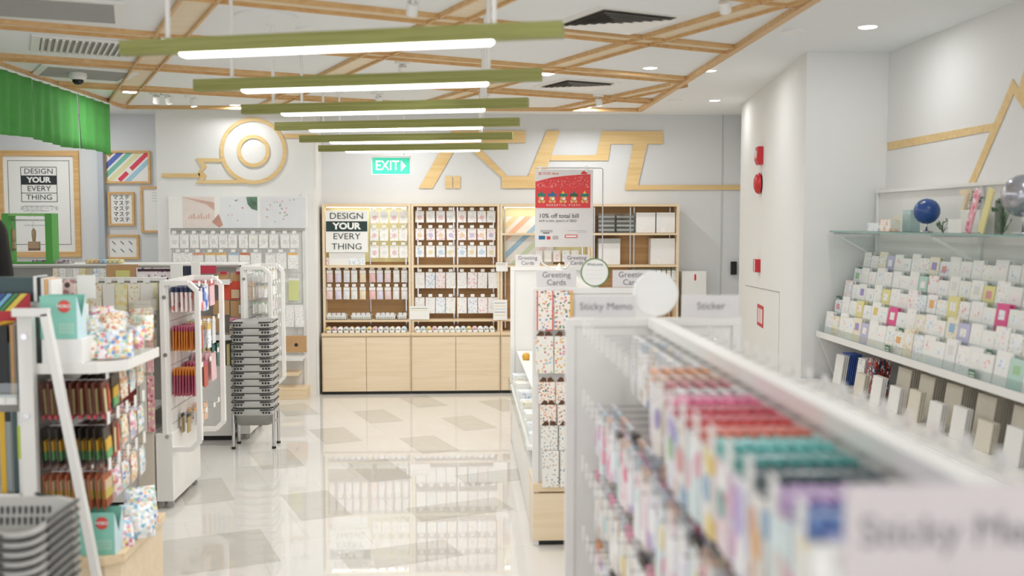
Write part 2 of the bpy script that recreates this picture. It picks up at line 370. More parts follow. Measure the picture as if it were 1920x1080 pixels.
def diffuser(c, s, rz, lab):
    t = thing('air_diffuser', lab, 'air diffuser', c, rz)
    MB().box(-s - .05, s + .05, -s - .05, s + .05, -.008, 0, WHITE2).obj('frame', t)
    MB().box(-s, s, -s, s, -.010, -.008, mat('diffuser_dark', '6a645e', .8)).obj('plenum', t)
    for k in range(6):
        a = s * (1 - k / 6.0) - .006; v = MB(); b_ = max(.0, a - s / 6 * .9)
        z0, z1 = -.026, -.0125
        for q in range(4):
            r = Matrix.Rotation(q * PI / 2, 3, 'Z')
            v.quad([r @ Vector(p) for p in ((-a, -a, z0), (a, -a, z0), (b_, -b_, z1), (-b_, -b_, z1))], mat('vane_white', 'FAF8F4', .5, var=.01))
        v.obj('vane', t)
diffuser((.86, 5.62, CZ), .235, math.radians(24), 'square four way air diffuser with dark slots, nearer one')
diffuser((.93, 8.22, CZ), .22, math.radians(24), 'square four way air diffuser, farther one by bright spotlight')
for i, (u, v) in enumerate([(575, 53), (1487, 57), (1265, 187)]):
    p = pz(u, v, CZ); tag(MB().disc((0, 0, -.007), .065, .014, WHITE2).obj('ceiling_disc', loc=p),
        'flat white ceiling disc ' + ['left of the nearest pendant tubes', 'in plain ceiling right of the lattice', 'small and far, above the alarm wall corner'][i], 'ceiling disc')
p = pz(500, 30, CZ); tag(MB().disc((0, 0, -.006), .17, .012, CEIL).obj('access_panel', loc=p), 'round flush white access panel in lattice field', 'access panel')
p = pz(137, 152, CZ - .03); t = thing('security_camera', 'white dome security camera above the green curtain', 'security camera', (p.x + .15, p.y - .3, CZ))
MB().lathe([(.06, 0), (.065, -.04), (.05, -.062), (.001, -.062)], (0, 0, 0), WHITE2, 24).obj('housing', t)
MB().lathe([(.042, -.06), (.04, -.078), (.025, -.095), (.001, -.1)], (0, 0, 0), mat('smoked_dome', '1e1f22', .08), 24).obj('dome', t)

# ---------------------------------------------------------------- murals of thin veneer on the walls
def mural(name, polys, lab, y, th=.006):
    m = MB()
    for i, poly in enumerate(polys):
        P = [py(u, v, y) for u, v in poly]
        m.prism([(p.x, p.z) for p in P], (0, y - .0006 * i, 0), X, Z, th, MURAL)
    return tag(m.obj(name), lab, 'wall art')
mural('wall_inlay', [[(785, 353), (811, 353), (870, 236), (958, 236), (985, 269), (985, 246), (947, 246), (920, 217), (850, 217)][:0] or [(785, 353), (811, 353), (855, 277), (829, 277)],
    [(829, 277), (855, 277), (872, 248), (846, 248)], [(835, 330), (848, 330), (848, 353), (835, 353)], [(851, 330), (863, 330), (863, 353), (851, 353)],
    [(846, 245), (985, 245), (985, 268), (890, 268), (862, 268)],
    [(866, 266), (888, 266), (951, 330), (990, 330), (1025, 245), (1050, 245), (1012, 353), (941, 353), (941, 333)],
    [(1034, 291), (1118, 291), (1128, 246), (1243, 246), (1243, 270), (1230, 270), (1214, 270), (1196, 347), (1388, 347), (1388, 356), (1171, 356), (1187, 270), (1145, 270), (1140, 301), (1031, 301)],
    ], 'pale oak angular line artwork running across the back wall', YB - .006)
def ring(u, v, r0, r1, y):
    c = py(u, v, y); k = y / F; n = 48; m = []
    for i in range(n):
        a, b_ = 2 * PI * i / n, 2 * PI * (i + 1) / n
        m.append([(c.x + r * k * math.cos(q), c.z + r * k * math.sin(q)) for r, q in ((r0, a), (r1, a), (r1, b_), (r0, b_))])
    return m
m = MB(); ym = 10.114
for poly in ring(475, 283, 54, 61, ym) + ring(475, 283, 23, 30, ym): m.prism(poly, (0, ym - .0015, 0), X, Z, .006, MURAL)
for poly in [[(303, 325), (375, 325), (375, 333), (303, 333)], [(367, 297), (417, 297), (419, 304), (382, 304), (388, 312), (380, 321), (388, 330), (381, 338), (470, 337), (480, 344), (367, 344), (376, 334), (371, 325), (378, 313)],
             [(532, 251), (596, 251), (596, 259), (534, 259)]]:
    P = [py(u, v, ym) for u, v in poly]; m.prism([(p.x, p.z) for p in P], (0, ym, 0), X, Z, .006, MURAL)
tag(m.obj('wall_inlay'), 'pale oak tape roll outline with torn end on the left panel', 'wall art')
m = MB()
def xw(u, v): r = ray(u, v); k = XR / r.x; return (-r.y * k, CAMZ + r.z * k)
for poly in [[(1665, 267), (1868, 230), (1868, 244), (1665, 282)], [(1816, 347), (1828, 347), (1902, 176), (1925, 210), (1925, 186), (1900, 148), (1893, 166)], [(1912, 165), (1945, 60), (1955, 60), (1925, 200), (1916, 190)]]:
    mz = globals().get('mz', 0) + .0008; m.prism([xw(u, v) for u, v in poly], (XR - mz - .004, 0, 0), NY, Z, .006 if 0 else -.0035, MURAL)
tag(m.obj('wall_inlay'), 'pale oak mountain peak line art on the right wall', 'wall art')

# ---------------------------------------------------------------- framed pictures on the left
def frame(u0, v0, u1, v1, y, lab, art, fw=.04, group=None):
    a, b_ = py(u0, v1, y), py(u1, v0, y); W, H = b_.x - a.x, b_.z - a.z
    t = thing('picture_frame', lab, 'framed picture', (a.x, y, a.z), 0, group)
    f = MB()
    for q in ((0, W, 0, fw), (0, W, H - fw, H), (0, fw, fw, H - fw), (W - fw, W, fw, H - fw)): f.box(q[0], q[1], -.03, 0, q[2], q[3], FRAMEW)
    f.obj('frame', t)
    s_ = MB().box(fw, W - fw, -.012, -.002, fw, H - fw, PAPER); s_.obj('print', t)
    g = MB(); art(g, W, H, fw); g.obj('artwork', t)
    return t
def dye(g, x0, x1, z0, z1, y, lines=True, dark=INK, bg=None):
    h = (z1 - z0) / 4; cx = (x0 + x1) / 2; s_ = h * .88
    g.box(x0, x1, y - .0015, y, z0 + 2 * h, z0 + 3 * h, dark)
    if lines:
        for q in range(5): g.box(x0, x1, y - .001, y, z0 + q * h - .003, z0 + q * h + .003, dark)
        g.box(x0 - .003, x0 + .003, y - .001, y, z0, z1, dark); g.box(x1 - .003, x1 + .003, y - .001, y, z0, z1, dark)
    for i, (tx, bo) in enumerate((('DESIGN', -.0008), ('YOUR', .008), ('EVERY', -.0008), ('THING', -.0008))):
        g.text(tx, (cx, y - .002, z1 - (i + .5) * h), s_ * .98, X, Z, PAPER if i == 1 else dark, bold=bo * h / .2, sx=1.12)
def art1(g, W, H, fw):
    for q in ((.1, W - .1, .13, .135), (.1, W - .1, H - .105, H - .1), (.1, .105, .13, H - .1), (W - .105, W - .1, .13, H - .1)): g.box(q[0], q[1], -.013, -.012, q[2], q[3], INK)
    dye(g, .235, .6, H - .53, H - .17, -.0125)
    gr = mat('light_grey_ink', 'A9AEB0', .6)
    g.text('あなたのピープを', (W / 2, -.013, H - .6), .05, X, Z, gr); g.text('デザイン。', (W / 2, -.013, H - .67), .05, X, Z, gr)
    for k in range(5): g.box(.25, .55 - .04 * (k % 2), -.013, -.012, .33 + .05 * k, .336 + .05 * k, gr)
frame(2, 283, 148, 482, 10.7, 'large oak framed DESIGN YOUR EVERY THING poster on left wall', art1, .055)
TC = ['C98F4A', '5A6FC0', '7CC4AE', 'EDE6B0', 'E5475A', 'A9D3E6']
def g_stripe(g, x0, x1, z0, z1, off, wd, a, b_, m_, y):
    d = Vector((.72, .69)); n = Vector((-.69, .72)); o = Vector((x0, z0)) + n * off
    pts = [o + d * a, o + d * b_, o + d * b_ + n * wd, o + d * a + n * wd]
    def cl(poly, f):
        out = []
        for i in range(len(poly)):
            p, q = poly[i], poly[(i + 1) % len(poly)]; fp, fq = f(p), f(q)
            if fp >= 0: out.append(p)
            if fp * fq < 0: out.append(p + (q - p) * (fp / (fp - fq)))
        return out
    for f in (lambda p: p.x - x0, lambda p: x1 - p.x, lambda p: p.y - z0, lambda p: z1 - p.y):
        if pts: pts = cl(pts, f)
    if len(pts) > 2: g.prism([(p.x, p.y) for p in pts], (0, y, 0), X, Z, .001, m_)
def art2(g, W, H, fw):
    def stripe(c, off, wd, a, b_): g_stripe(g, fw, W - fw, fw, H - fw, off, wd, a, b_, mat('stripe_' + TC[c], TC[c], .5), -.0125)
    stripe(0, .16, .045, -.3, .14); stripe(0, .16, .045, .2, .4); stripe(1, .09, .05, -.2, .6); stripe(2, .025, .045, -.2, .7)
    stripe(3, -.04, .045, -.2, .7); stripe(4, -.105, .045, .1, .22); stripe(4, -.105, .045, .27, .6); stripe(5, -.17, .045, .1, .8)
frame(197, 283, 282, 344, 10.7, 'oak framed print of diagonal coloured tape stripes beside green curtain', art2, .022)
def art3(g, W, H, fw):
    for r in range(5):
        for c in range(3): g.text('マステ'[c], (W * (.28 + .22 * c), -.013, H * (.83 - .165 * r)), .055, X, Z, INK, bold=.0006)
frame(205, 360, 252, 423, 10.7, 'small oak framed sheet of repeated black Japanese characters', art3, .022)
def art4(g, W, H, fw):
    gr = mat('pale_print', 'C9CCD0', .6)
    for r in range(4): g.box(W * .45, W * .8, -.013, -.012, H * (.86 - .06 * r), H * (.87 - .06 * r), gr)
frame(266, 350, 310, 436, 10.7, 'tall oak framed pale print partly hidden behind white wall edge', art4, .022)
def art5(g, W, H, fw):
    b_ = mat('slate_blue', '7C8896', .6)
    for r in range(2):
        for c in range(3):
            x, z = W * (.25 + .25 * c), H * (.35 + .32 * r)
            g.prism([(x - .022, z + .014), (x - .014, z + .022), (x + .022, z - .014), (x + .014, z - .022)], (0, -.0125, 0), X, Z, .001, b_)
frame(199, 440, 261, 486, 10.7, 'small oak framed print of six slanted blue grey clips', art5, .022)

# ---------------------------------------------------------------- green curtain
CUR = mat('green_linen', '5DB25A', .85, var=.08)
def CY(u): r = ray(u, 250); return -3.245 / r.x * r.y
t = thing('split_curtain', 'green split fabric curtain hanging below the ceiling at left', 'curtain', (-3.245, 8.0, 2.845))
MB().tube([(0, -2.2, -.01), (0, CY(207) - 8.0, -.01)], .012, WHITE2).obj('rod', t)
for a, b_ in [(CY(a_) - 8.0 + .012, CY(b2) - 8.0 - .012) for a_, b2 in ((-170, -60), (-60, 62), (62, 145), (145, 207))]:
    m = MB(); n = 40; rows = 5; vs = []
    for i in range(n + 1):
        y = a + (b_ - a) * i / n
        for j in range(rows + 1):
            q = j / rows; x = (.006 + .012 * q) * math.sin(y * 34 + math.sin(y * 9)) + .01 * q * math.sin(y * 13)
            vs.append((x, y, -.0 - q * (.472 + .01 * math.sin(y * 5))))
    fs = [(i * (rows + 1) + j, (i + 1) * (rows + 1) + j, (i + 1) * (rows + 1) + j + 1, i * (rows + 1) + j + 1) for i in range(n) for j in range(rows)]
    m.add(vs, fs, CUR, True); o = m.obj('curtain_panel', t); s_ = o.modifiers.new('solid', 'SOLIDIFY'); s_.thickness = .003

# ---------------------------------------------------------------- exit sign
t = thing('exit_sign', 'hanging green exit sign with white letters and running arrow', 'exit sign', (0, 9.2, 0))
a, b_ = py(697, 328, 9.2), py(770, 292, 9.2)
EXG = mat('exit_green', '2CC3A0', .4, emit=.35, var=0); EXW = mat('exit_white', 'F6FFFB', .4, emit=.9, var=0)
MB().box(a.x, b_.x, -.02, .02, a.z, b_.z, WHITE2).obj('housing', t, bev=.003)
m = MB().box(a.x + .008, b_.x - .008, -.023, -.02, a.z + .008, b_.z - .02, EXG); m.obj('sign_face', t)
cx = (a.x + b_.x) / 2; cz = (a.z + b_.z) / 2 - .006
m = MB(); m.text('EXIT', (cx - .035, -.0235, cz), .125, X, Z, EXW, bold=.0005, sx=.85)
m.prism([(cx + .09, cz - .05), (cx + .09, cz + .05), (cx + .135, cz)], (0, -.0235, 0), X, Z, .001, EXW); m.obj('lettering', t)
for x in (a.x + .06, b_.x - .06): MB().tube([(x, 0, b_.z), (x, 0, CZ)], .006, WHITE2).obj('hanger', t)

# ---------------------------------------------------------------- wooden bays on the back wall
U0, U1 = 10.25, 10.47
CREAM_GLOW = mat('glow_tinted_board', 'EFE9B8', .5)  # pale yellow stands in for the warm light on the bay backs
bx = [-1.447, -.544, .369, 1.306, 2.232]
names = ['leftmost bay with the DESIGN YOUR board', 'second bay full of small packs', 'third bay behind the hanging poster', 'rightmost bay with white cartons']
ST = .022
def bay(i):
    x0, x1 = bx[i] + .001, bx[i + 1] - .001
    c = thing('base_cabinet', 'oak two door base cabinet under the ' + names[i], 'cabinet', ((x0 + x1) / 2, 10.1, 0), 0, 'oak base cabinets')
    W = (x1 - x0) / 2 - .001
    MB().box(-W, W, .02, .37, .03, .60, OAK).obj('body', c)
    MB().box(-W, W, .04, .3, 0, .03, BLACK).obj('plinth', c)
    MB().box(-W, W, -.004, .37, .601, .626, OAKX).obj('countertop', c, bev=.002)
    for s_ in (-1, 1):
        d = MB().box(min(s_ * .003, s_ * (W - .012)), max(s_ * .003, s_ * (W - .012)), 0, .019, .035, .585, OAK).obj('door', c, bev=.0015)
    t = thing('wall_shelf', 'pale oak open shelf unit, ' + names[i], 'shelf unit', ((x0 + x1) / 2, U0, .628), 0, 'oak display bays')
    H = 1.94 - .628
    for x in (-W, W - .024): MB().box(x, x + .024, 0, .215, 0, H, OAK).obj('side_panel', t)
    MB().box(-W + .024, W - .024, 0, .215, H - .025, H, OAKX).obj('top_panel', t)
    split = 1.31 - .628
    m = MB().box(-W + .024, W - .024, .2, .212, 0, H - .025, BOARD); m.obj('back_panel', t)
    if i in (0, 2): MB().box(-W + .025, W - .025 , .19, .199, split + .03, H - .03, CREAM_GLOW).obj('glow_panel', t)
    zs = [split, .75 - .628] if i < 2 else [1.64 - .628, split, .75 - .628]
    for z in zs: MB().box(-W + .024, W - .024, 0, .19, z - ST, z, OAKX).obj('shelf', t)
    for x in (-.02, .02, -W + .06, W - .06):
        if i != 0 or x > .0: MB().box(x - .006, x + .006, .184, .19, .01, H - .03, CHROME).obj('slot_rail', t)
    for z in (H - .03,) if i in (0, 2) else ():
        MB().box(-W + .04, W - .04, .02, .04, z - .012, z, mat('soft_lamp', 'FFFBEA', .4, emit=1.2, var=0)).obj('strip_lamp', t); area('bay_light', (0, .08, z - .004), 2 * W - .1, 1.3, t, .12)
for i in range(4): bay(i)

# shared pack meshes: hang point at the origin, face towards -y, hanging down
PASTEL = ['F3C9CF', 'CFE0F0', 'F6E2B8', 'D6E9D0', 'DCD2EC', 'F4D3BE', 'EDEDED']
SHEETS = [pr('print_pastel', 'F5F4F1', ['F2CDD0', 'CDDCEB', 'F4E6BC', 'D0E6D2', 'DACFEA'], 42, .3), pr('print_mixed', 'F6F5F2', ['DE9090', '95AFD4', 'EBCB86', '98C0A2', '77797c'], 66, .24),
          pr('print_pink', 'F7F0EF', ['EDB4BA', 'F3CDBF', 'EBD3E4'], 38, .36), pr('print_blue', 'F0F3F6', ['B4CAE2', 'C4E0DE', 'D4D0EA'], 40, .36), pr('print_tiny', 'F6F5F3', ['7f8894', 'C98080', '8AA08A'], 80, .22)]
PIC = [mat('pic_' + c, c, .4, var=.05) for c in ['E9A2A6', 'F0B778', '9FC2E0', 'A8CFA4', 'A79BD2', 'E9D07E', 'E8E6E1', '7FB8B0']]
MC = {}
def pack_mesh(w, h, th, body, head=None, pic=None, hh=.02, kind='flat'):
    key = (w, h, th, body.name, head.name if head else '', pic.name if pic else '', hh, kind)
    if key in MC: return MC[key]
    m = MB(); W = w / 2
    if kind == 'flat': m.box(-W, W, -th / 2, th / 2, -h, -hh if head else 0, body)
    elif kind == 'bag':
        n = 6; vs = []; fs = []
        for s_ in (-1, 1):
            for i in range(n + 1):
                for j in range(n + 1):
                    a, b_ = i / n, j / n
                    q = (math.sin(PI * a) * math.sin(PI * b_)) ** .55 if 0 < i < n and 0 < j < n else 0
                    wob = .12 * math.sin(i * 5.1 + j * 3.7 + s_)
                    vs.append((-W + w * a, s_ * th / 2 * q * (1 + wob), -hh - (h - hh) * b_))
        k = (n + 1) ** 2
        for i in range(n):
            for j in range(n):
                q = (i * (n + 1) + j, (i + 1) * (n + 1) + j, (i + 1) * (n + 1) + j + 1, i * (n + 1) + j + 1); fs += [q, tuple(x + k for x in q[::-1])]
        m.add(vs, fs, body, True)
    elif kind == 'bottle':
        m.lathe([(.001, -h), (W * .95, -h), (W, -h * .9), (W, -h * .45), (W * .6, -h * .36), (W * .55, -hh), (.001, -hh)], (0, 0, 0), body, 10)
    if head: m.box(-W, W, -th / 2 - .0004, th / 2 + .0004, -hh - .001, 0, head)
    if pic: m.lathe([(.0005, 0), (W * .55, 0)], (0, -th / 2 - .0008, -hh - (h - hh) * .5), pic, 14, 'y', False)
    me = m.mesh('pack'); MC[key] = me; return me
HOOK = {}
def hook_mesh(L):
    if L not in HOOK:
        m = MB().tube([(0, .0, 0), (0, -L, 0), (0, -L - .004, .012)], .0022, CHROME, 6); a = m.mesh('hook')
        q = MB().box(-.016 if L > .25 else -.02, .016 if L > .25 else .02, -L - .006, -L - .004, .004, .056 if L > .25 else .034, WHITE2); HOOK[L] = (a, q.mesh('price_tag'))
    return HOOK[L]
def hook(p, L, rz, lab, group):
    a, b_ = hook_mesh(L); return inst('display_hook', a, p, (0, 0, rz), lab, 'display hook', group, [('price_tag', b_)])
def hang(name, me, x, y, z, rz, lab, cat, group): return inst(name, me, (x, y, z), (random.uniform(-.03, .03), random.uniform(-.03, .03), rz + random.uniform(-.05, .05)), lab, cat, group)
TONE = {'F3C9CF': 'pink', 'CFE0F0': 'pale blue', 'F6E2B8': 'cream', 'D6E9D0': 'pale green', 'DCD2EC': 'lilac', 'F4D3BE': 'peach', 'EDEDED': 'white'}
# sign board of the first bay
a, b_ = py(611, 473, 10.26), py(689, 395, 10.26)
t = thing('sign_board', 'white DESIGN YOUR EVERY THING board standing in leftmost oak bay', 'sign', (a.x, 10.262, 1.312))
W_, z0_, z1_ = b_.x - a.x, a.z - 1.312, b_.z - 1.312
MB().box(0, W_, 0, .012, z0_, z1_, PAPER).obj('board', t)
MB().box(.03, W_ - .03, .02, .03, 0, z1_, WHITE2).obj('stand', t)
g = MB(); GI = mat('deep_green_ink', '223A35', .6); dye(g, .004, W_ - .004, z0_ + .004, z1_ - .004, -.0005, False, GI); g.obj('lettering', t)
PROD = [(['print_pastel', 'print_pink', 'print_blue', 'print_tiny'], 'w')]
def prow(us, v, y, w, h, kinds, labf, cat, group, nm, n=1, th=.004, hk=.13, stack_gap=.012, kd='flat', hh=.018, head=WHITE2, rz=0, tagged=True):
    for i, u in enumerate(us):
        p = py(u, v, y)
        if tagged: hook((p.x, y + hk + .004, p.z + .004), hk + .012, rz, 'price tag hook of ' + labf(i), group + ' hooks')
        for k in range(n):
            b_, pc = kinds[(i * 3 + i // 2 + k * 5) % len(kinds)]
            hang(nm, pack_mesh(w, h, th, b_, head, pc, hh, kd), p.x, y + k * stack_gap, p.z + .002, rz, ('' if k == 0 else 'hidden ') + labf(i), cat, group)
PIC_ = PIC; PIC = [mat('pale_' + c, c, .4, var=.04) for c in ['F0C8CA', 'F3D6B4', 'CBDDEB', 'CFE2CC', 'CFC9E2', 'EFE3B8', 'EDECE8', 'B9D3CE']]
K1 = [(SHEETS[0], PIC[0]), (SHEETS[2], PIC[1]), (SHEETS[3], PIC[2]), (SHEETS[0], PIC[6]), (SHEETS[2], PIC[4]), (SHEETS[0], PIC[5]), (SHEETS[3], PIC[3])]
K2 = [(s_, None) for s_ in SHEETS]
PIC = PIC_
KB = [(mat('bag_' + c, c, .3), None) for c in ['F1DADC', 'ECEDF0', 'F3E3C6', 'E6DFEF', 'F3F1EE', 'F1C6C2']]
for r, v in enumerate((396, 429, 461)):
    us = [702, 720, 739, 756]
    prow(us, v, 10.31, .085, .125, K1, lambda i, r=r: 'square pack %s from left in %s row beside the sign board' % (ORD[i], ['top', 'middle', 'bottom'][r]), 'sticker pack', 'packs beside the sign board', 'sticker_pack')
for r, v in enumerate((507, 539)):
    us = [618, 634, 650, 664, 680, 698, 712, 727, 743, 758]
    prow(us, v, 10.31, .062, .125, KB, lambda i, r=r: 'pouch pack %s from left in %s row of leftmost bay' % (ORD[i], ['upper', 'lower'][r]), 'pouch', 'pouches in the leftmost bay', 'pouch_pack', th=.02, kd='bag', hh=.03)
for r, v in enumerate((396, 429, 461)):
    us = [787, 807, 826, 845, 866, 885, 903, 921]
    prow(us, v, 10.31, .088, .118, K1[r:] + K1[:r], lambda i, r=r: 'square sticker pack %s from left, %s row of second bay' % (ORD[i], ['top', 'second', 'third'][r]), 'sticker pack', 'packs in the second bay', 'sticker_pack')
for r, v in enumerate((509, 556)):
    us = [787, 807, 826, 845, 866, 886, 905, 924]
    prow(us, v + 2, 10.31, .098, .165, K2[r:] + K2[:r], lambda i, r=r: 'sticker sheet %s from left, %s row under second bay shelf' % (ORD[i], ['upper', 'lower'][r]), 'sticker sheet', 'sheets in the second bay', 'sticker_sheet', hh=.006)
# small goods on the leftmost bay shelf
for i, u in enumerate((621, 643)):
    p = py(u, 490, 10.30); tag(MB().box(-.05, .05, -.003, .003, 0, .075, [SHEETS[2], PAPER][i]).obj('greeting_card', loc=(p.x, 10.3, 1.313)), ['small pastel card standing below the sign board', 'white lettered card standing below the sign board'][i], 'card')
p = py(672, 490, 10.3); tag(MB().box(-.09, .07, -.02, .02, 0, .07, SHEETS[3]).obj('storage_box', loc=(p.x, 10.3, 1.313)), 'pale blue patterned box right below the sign board', 'box')
# trays of boxes on the lower shelf of the first bay
for i, u in enumerate((631, 677, 723, 754)):
    p = py(u, 595, 10.3); wd = .105 if i < 3 else .05
    t = thing('display_tray', 'white shallow tray of tape rolls, %s from left on lowest shelf of leftmost bay' % ORD[i], 'tray', (p.x, 10.27, .751), 0, 'white trays')
    m = MB()
    m.box(-wd, wd, 0, .12, 0, .004, WHITE2); m.box(-wd, wd, 0, .004, 0, .042, WHITE2); m.box(-wd, wd, .116, .12, 0, .05, WHITE2)
    m.box(-wd, -wd + .004, 0, .12, 0, .045, WHITE2); m.box(wd - .004, wd, 0, .12, 0, .045, WHITE2); m.obj('tray_body', t)
    k = MB()
    for q in range(int(wd * 2 / .022)): k.box(-wd + .004 + q * .022, -wd + .020 + q * .022, -.002, 0, .006, .03, GREYP)
    k.obj('label_strip', t)
    for q in range(4 if i < 3 else 2):
        tag(MB().box(-.018, .018, -.02, .02, 0, .06, SHEETS[(q + i) % 5]).obj('small_box', loc=(p.x - wd + .03 + q * .048, 10.33, .756)),
            'small patterned box %s from left in the %s white tray' % (ORD[q], ORD[i]), 'small box', 'small boxes in trays')
# tape rolls on the counter
TR = [MB().lathe([(.007, -.019), (.0285, -.019), (.0285, .019), (.007, .019), (.007, -.019)], (0, 0, .0285), mm, 14, 'y').mesh('tape_roll') for mm in [mat('tape_' + c, c, .4) for c in ['F0D58C', 'F3F1EC', 'D9D4D0', 'E9BFC4', 'CFE2E6', 'EDE8DA', 'F7F5F1']]]
TN = ['yellow', 'white', 'grey', 'pink', 'pale blue', 'cream', 'bright white']
for i in range(2):
    for r in range(2):
        for q in range(14 if i == 0 else 14):
            c = (q * 3 + r * 2 + i) % 7
            x = bx[i] + .06 + q * .059
            inst('tape_roll', TR[c], (x, 10.20 + r * .045 - (.055 if 0 else 0), .627 + (.0)), (0, 0, random.uniform(-.2, .2)),
                 '%s tape roll %s from left in %s row on %s oak countertop' % (TN[c], ORD[q], ['front', 'back'][r], ['leftmost', 'second']  [i]), 'tape roll', 'tape rolls on the oak counters')
        
for i in range(2):
    t = thing('counter_tray', 'low clear edged tray along the %s oak countertop' % ['leftmost', 'second'][i], 'tray', ((bx[i] + bx[i + 1]) / 2, 10.15, .626))
    MB().box(-.42, .42, 0, .006, 0, .035, ACRYL).obj('front_lip', t); 
    k = MB()
    for q in range(14): k.box(-.40 + q * .058, -.358 + q * .058, -.002, 0, .004, .026, WHITE2)
    k.obj('price_strip', t)
# third and fourth bay goods
a, b_ = py(948, 478, 10.4), py(1008, 385, 10.4)
t = thing('striped_poster', 'white board with pale diagonal colour stripes in the third bay', 'poster', (a.x, 10.40, 1.312))
MB().box(0, .5, 0, .01, 0, .5, PAPER).obj('board', t); g = MB()
for k, (c, o_) in enumerate([('F6E3B4', .26), ('F3C7A8', .17), ('A9CBE6', .04), ('D8E6C8', -.08), ('F4D9D9', -.18)]):
    g_stripe(g, 0, .5, 0, .5, o_, .05, -.3, .9, mat('pstripe' + c, c, .5), -.0005)
g.obj('stripes', t)
p = py(1235, 437, 10.3)
BOXW = mat('white_carton', 'F3F2F0', .5)
def carton(u0, u1, v0, v1, z, lab, shelf=10.3, lid=False):
    a, b_ = py(u0, v1, shelf), py(u1, v0, shelf); W = (b_.x - a.x) / 2; H = b_.z - a.z
    t = thing('storage_box', lab, 'box', ((a.x + b_.x) / 2, shelf, z)); MB().box(-W, W, 0, .14, 0, H, BOXW).obj('body', t, bev=.002)
    q = MB(); q.box(-W * .5, -W * .1, -.001, 0, .01, .06, SHEETS[4]); q.obj('printed_mark', t); 
    if lid: MB().box(-W - .002, W + .002, -.002, .142, H, H + .05, GREYP).obj('lid', t)
carton(1193, 1229, 396, 434, 1.642, 'white carton left of pair on top shelf of rightmost bay'); carton(1231, 1266, 396, 434, 1.642, 'white carton right of pair on top shelf of rightmost bay')
carton(1122, 1163, 456, 496, 1.312, 'white carton with grey lid on middle shelf of rightmost bay', lid=True); carton(1220, 1266, 447, 496, 1.312, 'large plain white carton at right end of middle shelf')
for i, (u0, u1) in enumerate(((1122, 1154), (1156, 1190))):
    a, b_ = py(u0, 434, 10.3), py(u1, 396, 10.3); t = thing('acrylic_case', 'clear case with grey bands, %s one on top shelf of rightmost bay' % ['left', 'right'][i], 'case', ((a.x + b_.x) / 2, 10.3, 1.642)); W = (b_.x - a.x) / 2
    MB().box(-W, W, 0, .14, 0, .2, ACRYL).obj('case', t); g = MB()
    for k in range(4): g.box(-W + .004, W - .004, .03, .13, .02 + .045 * k, .04 + .045 * k, GREYP)
    g.obj('bands', t)
for i in range(9):
    u = 1188 + i * 9.4; p = py(u, 510, 10.3)
    hang('paper_tag_pack', pack_mesh(.04, .12, .01, SHEETS[4 if i % 2 else 3], mat('sage_head', '7C8F83', .5), None, .02), p.x, 10.3, 1.27, 0, 'narrow white pack %s from left under lowest right bay shelf' % ORD[i], 'pack', 'narrow packs in rightmost bay')
for i in range(5):
    p = py(1010 + i * 17, 475, 10.34); hang('greeting_card', pack_mesh(.075, .12, .004, SHEETS[i % 5], WHITE2, None, .02), p.x, 10.34, 1.46, 0, 'small illustrated card %s from left under the hanging red poster' % ORD[i], 'card', 'cards in third bay')
# signs on the bay dividers
for u0, v0, u1, v1, lab, ln in ((930, 492, 952, 509, 'small white sign clipped on bay divider at shelf height', 2), (925, 562, 951, 600, 'white notice with coloured lines on bay divider', 5), (768, 574, 805, 599, 'small white printed notice between first two bays', 2)):
    a, b_ = py(u0, v1, 10.235), py(u1, v0, 10.235); t = thing('notice', lab, 'notice', (a.x, 10.235, a.z)); W, H = b_.x - a.x, b_.z - a.z
    MB().box(0, W, 0, .004, 0, H, PAPER).obj('sheet', t); g = MB()
    for k in range(ln): g.box(.01, W - .02, -.001, 0, H * (.85 - .15 * k) - .004, H * (.85 - .15 * k), [INK, PIC[5], PIC[2]][k % 3])
    g.obj('print', t)
# extinguisher cabinet, black reader, alarm wall
t = thing('extinguisher_cabinet', 'white upright cabinet with red extinguisher sign beside oak bays', 'cabinet', (2.40, 10.3, 0))
MB().box(-.13, .13, -.02, .17, 0, 1.24, WHITE2).obj('cabinet_body', t, bev=.004)
MB().box(-.025, .045, -.024, -.02, 1.13, 1.225, PAPER).obj('sign_plate', t)
RED = mat('signal_red', 'CE2B34', .35); MB().box(.0, .02, -.026, -.024, 1.145, 1.2, RED).box(.003, .017, -.026, -.024, 1.2, 1.212, RED).obj('extinguisher_symbol', t)
p = py(1381, 503, 10.42); tag(MB().box(-.03, .03, -.02, .02, -.07, .07, BLACK).obj('wall_phone', loc=(p.x - .02, 10.46, p.z), bev=.004), 'black handset box on back wall near the alarm wall', 'wall device')
d = Vector((AW[2] - AW[0], AW[3] - AW[1], 0)).normalized(); AZ = math.atan2(d.y, d.x) - PI / 2   # local -x faces the room
def onwall(u, v): return pline(u, v, *AW)
def wallthing(name, u, v, lab, cat): return thing(name, lab, cat, onwall(u, v), AZ)
t = wallthing('alarm_strobe', 1429, 292, 'red fire alarm strobe box at top of white alarm wall', 'fire alarm')
MB().prism([(0, -.075), (-.04, -.075), (-.055, -.035), (-.045, .075), (0, .075)], (0, .065, 0), X, Z, .13, RED).obj('housing', t, bev=.004)
MB().box(-.056, -.05, -.04, .0, -.02, .04, WHITE2).obj('label_plate', t)
t = wallthing('alarm_bell', 1427, 344, 'round red fire alarm bell below the strobe', 'fire alarm')
MB().lathe([(.001, -.06), (.045, -.057), (.078, -.042), (.09, -.02), (.09, -.012)], (0, 0, 0), RED, 28, 'x').obj('gong', t)
MB().lathe([(.001, 0), (.075, 0), (.075, -.014), (.001, -.014)], (0, 0, 0), mat('dark_red', '5a1518', .5), 24, 'x').obj('back_plate', t)
t = wallthing('call_point', 1424, 498, 'small red square manual call point on alarm wall', 'call point')
